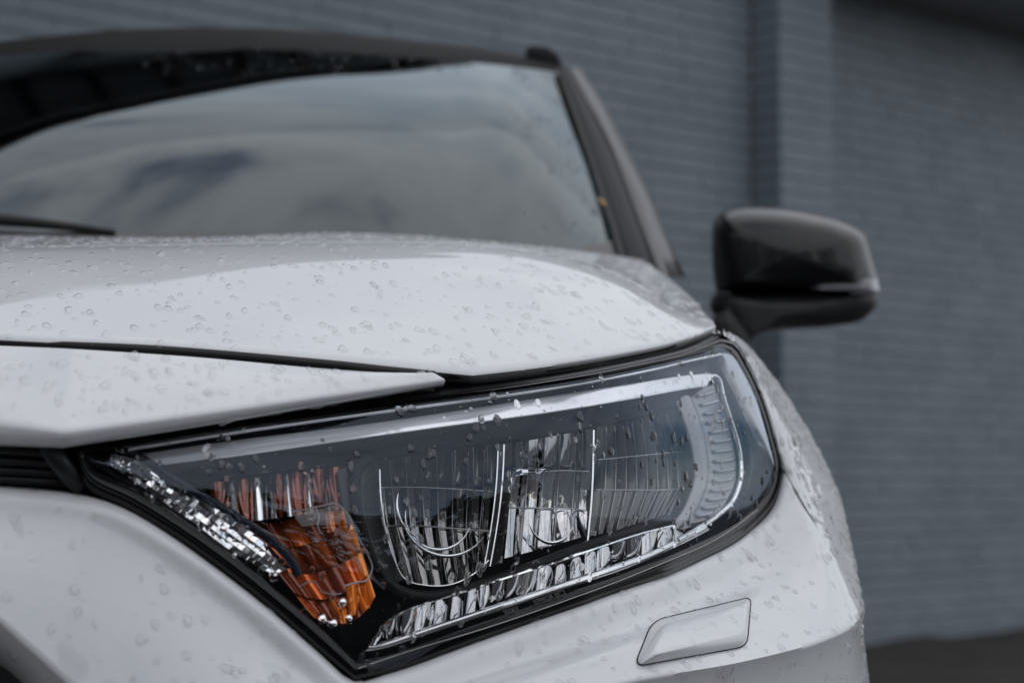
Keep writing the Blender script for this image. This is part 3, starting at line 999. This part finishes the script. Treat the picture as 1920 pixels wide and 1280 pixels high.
# round lamp seats in the bowls: crescents of bright chrome round dark caps
for (cx, cy, rx, ry, a0, a1, off) in ((822, 968, 62, 62, 20, 190, .066), (838, 958, 84, 84, 35, 165, .062), (790, 945, 46, 60, 100, 200, .064), (1034, 965, 44, 52, 25, 160, .058)):
    pts = [Hh(cx + rx * math.cos(math.radians(a)), cy + ry * math.sin(math.radians(a)), off) for a in np.linspace(a0, a1, 26)]
    rr = [.0013 * math.sin(math.pi * (k + .6) / 26.2) + .0002 for k in range(26)]
    tube("lamp_seat", pts, rr, M_CHROMEROUGH, hl, 8)
# small bright clips on the middle ledge
for (x0, y0, x1, y1) in ((966, 888, 986, 884), (1005, 886, 1018, 880), (1110, 850, 1112, 836)):
    tube("reflector_clip", [Hh(x0, y0, .046), Hh((x0 + x1) / 2, (y0 + y1) / 2 - 2, .043), Hh(x1, y1, .046)], .0022, M_CHROME, hl, 6)

# lower chrome strip: thin upper line, faceted mirror, broad lower bar
u_ = [(692, 1212), (712, 1182), (742, 1154), (790, 1133), (900, 1098), (1000, 1066), (1100, 1033), (1200, 1000), (1262, 984)]
lo = [(690, 1214), (730, 1200), (780, 1183), (840, 1163), (930, 1133), (1020, 1103), (1110, 1073), (1205, 1040), (1290, 1006)]
tube("lower_chrome_line", curve(HL(u_, .012), 80), .0010, M_CHROME, hl, 6)
lw = [(a - 3, b + 15) for a, b in lo]
lw[0], lw[-1] = (683, 1222), (1330, 992)
lo2 = list(lo)
lo2[-1] = (1320, 980)
sheet("lower_chrome_bar", loft([HL(lo2, .016), HL(lo2, .009), HL([(np.array(a) * .6 + np.array(b) * .4) for a, b in zip(lo2, lw)], .0065), HL(lw, .007), HL(lw, .014)], 80, 12), M_CHROMEROUGH, hl)
uc, lc = curve(u_, 100), curve(lo, 100)
parts = []
r = random.Random(4)
N = 21
for k in range(N):
    f0_, f1_ = k / N, (k + 1) / N
    t0, t1 = r.uniform(-.003, .003), .010 * math.sin(k * .83 + .6) + .006 + r.uniform(-.002, .002)
    G = np.zeros((7, 7, 3))
    for j in range(7):
        for i in range(7):
            a, b = i / 6, j / 6
            ff = f0_ + (f1_ - f0_) * a
            xs = np.linspace(0, 1, len(uc))
            xl = np.linspace(0, 1, len(lc))
            pu = np.array([np.interp(min(1, ff + .05), xs, uc[:, q]) for q in (0, 1)])
            pl = np.array([np.interp(ff, xl, lc[:, q]) for q in (0, 1)])
            p = pu * (1 - b) + pl * b
            G[j, i] = Hh(p[0], p[1], .020 + .012 * (1 - b) + t0 * (a - .5) + t1 * (b - .5) - .004 * (1 - (2 * a - 1) ** 2))
    parts.append(grid_vf(G))
V, Fs = join_vf(parts)
mkobj("lower_reflector", V, Fs, M_REFLB, hl, True, 30)

# amber indicator pocket: vertical flutes above, stepped amber blocks below, a clear inner cover
at_ = [(385, 906), (450, 896), (520, 888), (580, 880), (626, 874)]
r = random.Random(9)
fl_ch, fl_am = [], []
for (xa, xb, kind) in ((392, 420, 'a'), (420, 446, 'c'), (446, 466, 'a'), (466, 494, 'c'), (494, 515, 'c'), (515, 528, 'a'), (528, 546, 'c'), (546, 566, 'a'), (566, 586, 'c'), (586, 606, 'a'), (606, 616, 'c'), (616, 642, 'a')):
    G = np.zeros((7, 7, 3))
    t1 = r.uniform(-.013, -.008) if kind == 'c' else r.uniform(-.006, .010)
    for j in range(7):
        for i in range(7):
            a, b = i / 6, j / 6
            px = xa + (xb - xa) * a
            py = (906 - (px - 385) * .128) * (1 - b) + (986 - (px - 385) * .12) * b
            G[j, i] = Hh(px + 6 * b, py, .040 - .004 * (1 - (2 * a - 1) ** 2) + t1 * (b - .5) * (1 + .6 * b))
    (fl_ch if kind == 'c' else fl_am).append(grid_vf(G))
mkobj("indicator_flute", *join_vf(fl_ch), M_CHROME, hl, True, 30)
mkobj("amber_flute", *join_vf(fl_am), M_AMBERDARK, hl, True, 30)
tl = [(430, 968), (500, 980), (560, 970), (610, 960), (652, 950)]
bl = [(590, 1158), (618, 1170), (648, 1172), (682, 1150), (704, 1118)]
tl_c, bl_c = curve(tl, 40), curve(bl, 40)
band = {}
for c in range(7):
    for k in range(4):
        t1 = (-.010, .006, -.004, -.012)[k] + r.uniform(-.003, .003)
        G = np.zeros((7, 7, 3))
        for j in range(7):
            for i in range(7):
                a, b = i / 6, j / 6
                u, v = (c + a) / 7, (k + b * .97) / 4
                p = np.array([np.interp(u, np.linspace(0, 1, len(tl_c)), tl_c[:, q]) for q in (0, 1)]) * (1 - v) + \
                    np.array([np.interp(u, np.linspace(0, 1, len(bl_c)), bl_c[:, q]) for q in (0, 1)]) * v
                bowl = .016 * (1 - (2 * u - 1) ** 2)
                G[j, i] = Hh(p[0], p[1], .034 + bowl - .004 * k - .0035 * (1 - (2 * a - 1) ** 2) + t1 * (b - .5))
        band.setdefault('b' if (c == 6 or (k == 3 and c in (3, 5))) else ('a' if (k + 2 * c) % 3 == 0 else 'd'), []).append(grid_vf(G))
mkobj("amber_reflector", *join_vf(band['a']), M_AMBER, hl, True, 30)
mkobj("dark_amber_reflector", *join_vf(band['d']), M_AMBERDARK, hl, True, 30)
mkobj("bright_amber_reflector", *join_vf(band['b']), M_AMBERBRIGHT, hl, True, 30)
# bright amber tabs low in the pocket
for (x0, y0, x1, y1, x2, y2, x3, y3) in ((648, 1100, 668, 1096, 672, 1140, 655, 1156), (676, 1102, 692, 1096, 698, 1130, 682, 1142), (612, 960, 622, 962, 628, 996, 616, 990), (636, 1140, 650, 1150, 652, 1168, 640, 1160)):
    G = loft([[Hh(x0, y0, .030), Hh((x0 + x1) / 2, (y0 + y1) / 2 - 3, .026), Hh(x1, y1, .030)], [Hh(x3, y3, .028), Hh((x3 + x2) / 2, (y3 + y2) / 2 + 2, .024), Hh(x2, y2, .028)]], 6, 6)
    sheet("amber_tab", G, M_AMBERBRIGHT, hl, thick=.004)
for (x0, y0, r_) in ((600, 1160, .0055), (622, 1168, .0045), (640, 1128, .0040), (652, 1158, .0035)):
    V, Fs = tube_vf(np.array([Hh(x0 - 8, y0 - 4, .03), Hh(x0, y0, .026), Hh(x0 + 9, y0 + 5, .03)]), [r_ * .5, r_, r_ * .6], 8)
    mkobj("indicator_tip", V, Fs, M_CHROME, hl)
# clear inner cover
cv = [[(545, 958), (600, 948), (628, 944), (645, 952)], [(575, 1000), (620, 990), (655, 985), (672, 990)], [(600, 1050), (640, 1045), (680, 1035), (694, 1040)]]
sheet("inner_cover", loft([HL(cv[0], .030), HL(cv[0], .022), HL(cv[1], .018), HL(cv[2], .022), HL(cv[2], .032)], 20, 14), M_INNERLENS, hl)
tube("inner_cover_edge", curve(HL([(548, 960), (600, 949), (630, 944), (648, 958), (668, 1000), (690, 1040), (698, 1062), (690, 1085), (664, 1092), (646, 1098)], .021), 50), .0006, M_CLEARPL, hl, 6)
for q in ([(592, 952), (598, 968), (596, 985), (602, 1000)], [(616, 950), (620, 966), (618, 980), (624, 996)], [(560, 1100), (590, 1090), (604, 1108), (640, 1112)]):
    tube("inner_cover_ridge", curve(HL(q, .020), 20), .0005, M_CLEARPL, hl, 6)

# dark bar and faceted crystal strip along the diagonal edge
bar = [(236, 842), (260, 856), (330, 900), (440, 967), (520, 1022), (552, 1060), (560, 1078)]
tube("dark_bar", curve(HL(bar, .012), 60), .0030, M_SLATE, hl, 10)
cu = [(212, 852), (258, 862), (330, 908), (405, 952), (470, 996), (524, 1042), (546, 1064)]
cl = [(192, 860), (222, 882), (290, 930), (365, 982), (425, 1028), (478, 1060), (512, 1076)]
cu_c, cl_c = curve(cu, 80), curve(cl, 80)
r = random.Random(17)
cells = []
rowk = [(0, .26, 30), (.26, .52, 32), (.52, .78, 32), (.78, 1.0, 30)]
for (v0, v1, n_) in rowk:
    for k in range(n_):
        f0_, f1_ = k / n_, (k + .93) / n_
        tA, tB = .0016 * math.sin(k * 1.05 + v0 * 9) + r.uniform(-.0004, .0004), .0022 * math.sin(k * .37 + v0 * 5 + 1) - .0006 + r.uniform(-.0004, .0004)
        vv = []
        for (ff, v) in ((f0_, v0), (f1_, v0), (f1_, v1 - .03), (f0_, v1 - .03)):
            ff2 = min(1, ff + .02 * v)
            p = np.array([np.interp(ff2, np.linspace(0, 1, len(cu_c)), cu_c[:, q]) for q in (0, 1)]) * (1 - v) + \
                np.array([np.interp(ff2, np.linspace(0, 1, len(cl_c)), cl_c[:, q]) for q in (0, 1)]) * v
            vv.append((p, ff, v))
        front = [Hh(p[0], p[1], .012 + tA * ((ff - f0_) / (f1_ - f0_) - .5) + tB * ((v - v0) / (v1 - v0) - .5)) for p, ff, v in vv]
        back = [Hh(p[0], p[1], .020) for p, ff, v in vv]
        cells.append((np.array(front + back), [(0, 1, 2, 3), (0, 4, 5, 1), (1, 5, 6, 2), (2, 6, 7, 3), (3, 7, 4, 0)]))
V, Fs = join_vf(cells)
mkobj("crystal_strip", V, Fs, M_CHROME, hl, False)

# embossed lettering on the black lower rim
for txt, px0, py0, px1, py1, size in (("3506V", 946, 1153, 985, 1140, .0052), ("07MGR 0C2", 1004, 1134, 1085, 1105, .0056), ("DOT", 1046, 1096, 1066, 1088, .0038)):
    tc = bpy.data.curves.new("embossed_lettering", 'FONT')
    tc.body = txt
    tc.size = size
    tc.extrude = .0002
    to = bpy.data.objects.new("embossed_lettering", tc)
    tc.materials.append(M_LETTER)
    COL.objects.link(to)
    a, b = Hh(px0, py0, -.0022), Hh(px1, py1, -.0022)
    xax = Vector(b - a).normalized()
    nrm = Vector((-0.25, -1, 0.25))
    yax = (nrm.cross(xax)).normalized()
    zax = xax.cross(yax).normalized()
    to.matrix_world = Matrix(((xax.x, yax.x, zax.x, a[0]), (xax.y, yax.y, zax.y, a[1]), (xax.z, yax.z, zax.z, a[2]), (0, 0, 0, 1)))
    bpy.context.view_layer.update()
    me = bpy.data.meshes.new_from_object(to)
    mo = bpy.data.objects.new("embossed_lettering", me)
    mo.matrix_world = to.matrix_world.copy()
    COL.objects.link(mo)
    mo.parent = hl
    bpy.data.objects.remove(to)

# ------------------------------------------------------------------ windscreen, pillar, roof
w_t = [C(0, 1.86, 1.542), P(500, 92, 1.865), P(800, 111, 1.89), P(950, 124, 1.915), P(1046, 136, 1.95)]
w_m = [C(0, 1.47, 1.362), C(.30, 1.485, 1.357), C(.50, 1.53, 1.352), C(.60, 1.58, 1.350), P(1102, 292, 1.64)]
w_b = [C(0, 1.10, 1.105), C(.35, 1.13, 1.105), C(.56, 1.19, 1.105), C(.68, 1.26, 1.10), P(1164, 488, 1.335)]


def sym(row):
    """a second control point near the centre line, so that the mirrored half joins smoothly"""
    f_ = (.08 / row[1][0]) ** 2
    q = row[0] + (row[1] - row[0]) * f_
    q[0] = .08
    return [row[0], q] + list(row[1:])


WIND = loft([sym(w_t), sym(w_m), sym(w_b)], 70, 50)
sheet("windscreen", WIND, M_WIND, car, mirror=True, thick=0, angle=None)
# black ceramic band along the foot of the glass, 2 mm in front of it
nv = WIND.shape[0]
sheet("ceramic_band", WIND[int(nv * .92):] + np.array([0, -.0025, .0035]), M_FRIT, car, mirror=True)
sheet("dashboard", loft([[C(-.68, 1.25, 1.06), C(0, 1.17, 1.08), C(.68, 1.25, 1.06)], [C(-.68, 1.6, 1.06), C(0, 1.6, 1.10), C(.68, 1.6, 1.06)], [C(-.68, 1.75, .90), C(0, 1.75, .90), C(.68, 1.75, .90)]], 16, 12), M_CABIN, car)
sheet("cabin_rear", loft([[C(-.75, 2.8, .6), C(.75, 2.8, .6)], [C(-.6, 2.8, 1.6), C(.6, 2.8, 1.6)]], 4, 4), M_CABIN, car)
sheet("cabin_floor", loft([[C(-.8, 1.2, .6), C(.8, 1.2, .6)], [C(-.8, 2.8, .6), C(.8, 2.8, .6)]], 4, 4), M_CABIN, car)
# roof
r0 = [p + np.array([0, .004, -.004]) for p in w_t]
r1 = [C(0, 1.91, 1.575), P(500, 76, 1.905), P(800, 98, 1.93), P(950, 113, 1.95), P(1060, 128, 1.97)]
r2 = [C(0, 1.97, 1.602), P(500, 61, 1.96), P(800, 85, 1.975), P(950, 102, 1.99), P(1072, 128, 2.0)]
r3 = [C(0, 2.3, 1.635), C(.3, 2.3, 1.63), C(.48, 2.3, 1.61), C(.56, 2.3, 1.595), C(.66, 2.3, 1.55)]
r4_ = [C(0, 3.2, 1.65), C(.3, 3.2, 1.645), C(.48, 3.2, 1.63), C(.56, 3.2, 1.61), C(.66, 3.2, 1.56)]
sheet("roof", loft([sym(k) for k in (r0, r1, r2, r3, r4_)], 60, 30), M_ROOF, car, mirror=True)
# roof rail
rr0 = [(984, 92), (992, 84), (1025, 86), (1045, 98), (1056, 122), (1030, 126), (996, 118)]
rg = []
for dy, s_ in ((0, .02), (0, .75), (.004, .96), (.02, 1.0), (.4, 1.0), (1.2, 1.0)):
    base = np.array([P(a, b, 2.0) for a, b in rr0])
    c_ = base.mean(0)
    rg.append([c_ + (p - c_) * s_ + np.array([.0, dy, dy * .02]) for p in base])
sheet("roof_rail", np.array(rg), M_TRIM, car, close_u=True, angle=45)
# pillar strips
PY = [128, 190, 254, 369, 484, 520]
PYD = [1.955, 1.82, 1.70, 1.50, 1.33, 1.29]


def strip(xs, dy, dpy=0):
    return [P(x, py + dpy, y + dy) for x, py, y in zip(xs, PY, PYD)]


sL, tL, tR, gR, pR, oR = ([1043, 1066, 1089, 1131, 1162, 1172], [1050, 1077, 1101, 1142, 1179, 1190], [1062, 1092, 1124, 1171, 1212, 1226],
                          [1070, 1104, 1139, 1187, 1228, 1241], [1082, 1120, 1152, 1208, 1246, 1260], [1088, 1128, 1162, 1220, 1266, 1284])
sheet("windscreen_seal", loft([strip(sL, .0), strip(sL, -.012), strip(tL, -.012), strip(tL, .01)], 40, 8), M_RUBBER, car)
sheet("pillar_trim", loft([strip(tL, .0), strip(tL, -.018), [(a + b) / 2 for a, b in zip(strip(tL, -.024), strip(tR, -.02))], strip(tR, -.012), strip(tR, .02)], 40, 10), M_TRIM, car)
sheet("pillar_groove", loft([strip(tR, .006), strip(gR, .010)], 40, 4), M_RUBBER, car)
sheet("pillar", loft([strip(gR, .03), strip(gR, .0), [(a + b) / 2 for a, b in zip(strip(gR, .0), strip(pR, .012))], strip(pR, .03), strip(oR, .08), strip([x - 4 for x in oR], .16)], 40, 18), M_PILLAR, car)
# side glass behind the pillar
sheet("side_window", loft([[C(.80, 1.45, 1.05), C(.81, 2.6, 1.08)], [C(.75, 1.75, 1.30), C(.76, 2.6, 1.32)], [C(.66, 2.05, 1.53), C(.66, 2.6, 1.55)]], 8, 12), M_SIDEGLASS, car)
# wiper lying in the cowl
wp = curve([P(-260, 396, 1.17), P(0, 412, 1.165), P(120, 424, 1.16), P(215, 436, 1.155)], 30)
tube("wiper", wp, [.012 - .008 * k / (len(wp) - 1) for k in range(len(wp))], M_RUBBER, car, 8)

# ------------------------------------------------------------------ door mirror
mi = empty("door_mirror", (0, 0, 0), car)
mi["label"] = "gloss black door mirror with a clear indicator strip"


def shell(name, outline, m, y0, prof, n=70, sharp=(), cen=None):
    q = np.array(outline, float)
    t = chord(np.vstack([q, q[:1]]))
    us = sample_ts(t, n)[:-1]
    d = spl(np.vstack([q, q[:1]]), t, us, sharp)
    c_ = d.mean(0) if cen is None else np.array(cen)
    rows = []
    pr = curve([(a_, b_ * 6) for a_, b_ in prof], 40)
    for s_, off in ((max(a_, .005), b_ / 6) for a_, b_ in pr):
        rows.append([P(*(c_ + (p - c_) * s_), y0 + off) for p in d])
    return sheet(name, np.array(rows), m, mi, close_u=True, angle=50)


MPROF = ((.9, .11), (1.0, .085), (1.0, .04), (.97, .012), (.90, -.012), (.78, -.030), (.58, -.044), (.34, -.052), (.12, -.055), (.01, -.0555))
shell("mirror_cap", [(1337, 425), (1346, 405), (1376, 393), (1440, 390), (1520, 401), (1592, 422), (1621, 440), (1636, 482), (1646, 530), (1644, 545), (1560, 547), (1440, 547), (1344, 547), (1338, 500)], M_BLACKGLOSS, 1.50, MPROF, sharp=(9, 12))
shell("mirror_base", [(1342, 550), (1440, 550), (1560, 550), (1644, 549), (1643, 566), (1616, 598), (1560, 610), (1490, 616), (1432, 622), (1412, 632), (1395, 646), (1380, 640), (1352, 606), (1334, 572)], M_BLACKPL, 1.505,
      ((.9, .10), (1.0, .08), (1.0, .03), (.97, .008), (.88, -.008), (.7, -.022), (.4, -.032), (.01, -.034)), sharp=(0, 3), cen=(1480, 580))
shell("mirror_indicator", [(1512, 542), (1545, 530), (1600, 523), (1644, 522), (1648, 545), (1600, 545), (1550, 545)], M_CLEARPL, 1.492, ((1.0, .04), (1.0, .002), (.9, -.010), (.5, -.018), (.01, -.019)), sharp=(3, 4))
sheet("mirror_glass", loft([[P(1370, 415, 1.6), P(1595, 440, 1.6)], [P(1370, 590, 1.6), P(1595, 580, 1.6)]], 4, 4), M_CHROME, mi)
tube("mirror_arm", [P(1395, 640, 1.50), P(1375, 610, 1.50), P(1340, 640, 1.52), P(1300, 680, 1.54)], [.02, .03, .03, .03], M_BLACKPL, mi, 10)

# ------------------------------------------------------------------ wheel
wh = empty("wheel", (.82, .925, .36), car)


def ringmesh(name, prof, m, n=48):
    rows = []
    for r_, x_ in prof:
        rows.append([C(x_, r_ * math.cos(a), r_ * math.sin(a)) for a in np.linspace(0, 2 * math.pi, n, endpoint=False)])
    return sheet(name, np.array(rows), m, wh, close_u=True, angle=40)


ringmesh("tyre", ((.23, .09), (.26, .105), (.30, .105), (.335, .09), (.345, .06), (.345, -.08), (.33, -.10), (.23, -.10)), M_RUBBER)
ringmesh("rim", ((.23, .10), (.222, .085), (.215, .03), (.10, .06), (.03, .07), (.001, .07)), M_SILVER)

# ------------------------------------------------------------------ leaf caught at the windscreen's edge
lf = loft([[P(1121, 369, 1.475), P(1127, 373, 1.47), P(1136, 380, 1.468), P(1146, 390, 1.466)], [P(1121, 373, 1.473), P(1126, 379, 1.466), P(1133, 386, 1.464), P(1144, 392, 1.466)]], 10, 4)
tag(sheet("leaf", lf, M_LEAF, None, thick=.0008), "small brown leaf caught at the windscreen's edge by the pillar", "leaf")

# ------------------------------------------------------------------ rain drops
def surf_normals(G):
    du = np.gradient(G, axis=1)
    dv = np.gradient(G, axis=0)
    n = np.cross(du, dv)
    n /= np.linalg.norm(n, axis=2)[..., None] + 1e-15
    return n


def drops(name, G, count, rmin, rmax, seed, label, hgt=.32, toward=None, frame=(-60, 1990, -60, 1340), flow=1.35, keep=None, m=None, irr=1.0):
    r = random.Random(seed)
    N_ = surf_normals(G)
    nv, nu = G.shape[:2]
    ctr = (G[:-1, :-1] + G[1:, 1:]) / 2
    # make the normals face the camera side
    if (N_ @ np.array([.3, -1.0, .8])).sum() < 0:
        N_ = -N_
    area = np.linalg.norm(np.cross(G[1:, :-1] - G[:-1, :-1], G[:-1, 1:] - G[:-1, :-1]), axis=2)
    ok = np.zeros(area.shape, bool)
    for j in range(nv - 1):
        for i in range(nu - 1):
            px, py, w = proj(ctr[j, i])
            ok[j, i] = frame[0] < px < frame[1] and frame[2] < py < frame[3] and (keep is None or keep(px, py)) and ((CAM - ctr[j, i]) @ N_[j, i]) > -.1
    area = area * ok
    cum = np.cumsum(area.ravel())
    V, Fs = [], []
    nseg = 13
    last = None
    RG = ((1.0, -.02), (.93, .42), (.74, .74), (.42, .94))
    for _ in range(count):
        k = int(np.searchsorted(cum, r.random() * cum[-1]))
        k = min(k, len(cum) - 1)
        j, i = divmod(k, nu - 1)
        a, b = r.random(), r.random()
        if last is not None and r.random() < .30:      # beads that ran together
            j, i = last[0], last[1]
            a, b = min(max(last[2] + r.uniform(-.5, .5), 0), 1), min(max(last[3] + r.uniform(-.5, .5), 0), 1)
        last = (j, i, a, b)
        p = (G[j, i] * (1 - a) + G[j, i + 1] * a) * (1 - b) + (G[j + 1, i] * (1 - a) + G[j + 1, i + 1] * a) * b
        n = N_[j, i]
        down = np.array([0, -.15, -1.0])
        t1 = down - n * (down @ n)
        t1 /= np.linalg.norm(t1) + 1e-9
        t2 = np.cross(n, t1)
        big = r.random() ** 4.8
        R_ = rmin + (rmax - rmin) * big
        st = 1 + (flow - 1) * r.random() * (1.5 if big > .3 else .6)
        ph = [r.uniform(0, 6.28) for _ in range(4)]
        am = [r.uniform(0, .16), r.uniform(0, .20 + .12 * big), r.uniform(0, .10 + .16 * big), r.uniform(0, .07 + .06 * big)]
        am = [k_ * irr for k_ in am]
        ang0 = r.uniform(-.5, .5)
        h = R_ * hgt * r.uniform(.7, 1.15)
        n0 = len(V)
        rad = []
        for s in range(nseg):
            an = 2 * math.pi * s / nseg
            rad.append(1 + am[0] * math.cos(an + ph[0]) + am[1] * math.cos(2 * an + ph[1]) + am[2] * math.cos(3 * an + ph[2]) + am[3] * math.cos(5 * an + ph[3]))
        for (rf, hf) in RG:
            for s in range(nseg):
                an = 2 * math.pi * s / nseg
                ca, sa = math.cos(an + ang0) * st, math.sin(an + ang0) / math.sqrt(st)
                V.append(p + (t1 * ca + t2 * sa) * R_ * rad[s] * rf + n * h * hf)
        V.append(p + n * h)
        for q in range(len(RG) - 1):
            for s in range(nseg):
                a_, b_ = n0 + q * nseg + s, n0 + q * nseg + (s + 1) % nseg
                Fs.append((a_, b_, b_ + nseg, a_ + nseg))
        for s in range(nseg):
            a_, b_ = n0 + (len(RG) - 1) * nseg + s, n0 + (len(RG) - 1) * nseg + (s + 1) % nseg
            Fs.append((a_, b_, len(V) - 1))
    # outward orientation
    f0 = Fs[0]
    nn = np.cross(V[f0[1]] - V[f0[0]], V[f0[2]] - V[f0[0]])
    me_c = V[len(RG) * nseg]
    if nn @ (V[f0[0]] - (V[f0[0]] + me_c) / 2) < 0:
        pass
    o = mkobj(name, V, Fs, m or M_WATER, None, True)
    return tag(o, label, None, None, "stuff")


drops("hood_raindrop", HOOD, 7000, .0004, .0043, 1, "raindrops scattered over the white hood", hgt=.40, flow=1.6, m=M_WATERFILM)
drops("panel_raindrop", PANEL, 560, .0005, .0046, 2, "raindrops on the white panel above the headlight", hgt=.36, flow=1.8, keep=lambda px, py: py < 790, m=M_WATERFILM)
drops("bumper_raindrop", BUMP, 1500, .0005, .0041, 3, "raindrops on the white bumper below the headlight", hgt=.46, m=M_WATERBODY)
drops("fender_raindrop", FEND, 2200, .0007, .0042, 4, "raindrops covering the fender beside the headlight", hgt=.38, m=M_WATERLENS)
drops("lens_raindrop", LENS, 1300, .0004, .0036, 5, "raindrops clinging to the clear headlight lens", hgt=.40, m=M_WATERLENS, irr=.55)
drops("glass_raindrop", WIND, 420, .0012, .0040, 6, "raindrops on the upper and outer edge of the windscreen", keep=lambda px, py: px > 960 or py < 140)
drops("cover_raindrop", WASH[2:], 60, .0006, .0032, 7, "raindrops on the raised washer cover", m=M_WATERFILM)
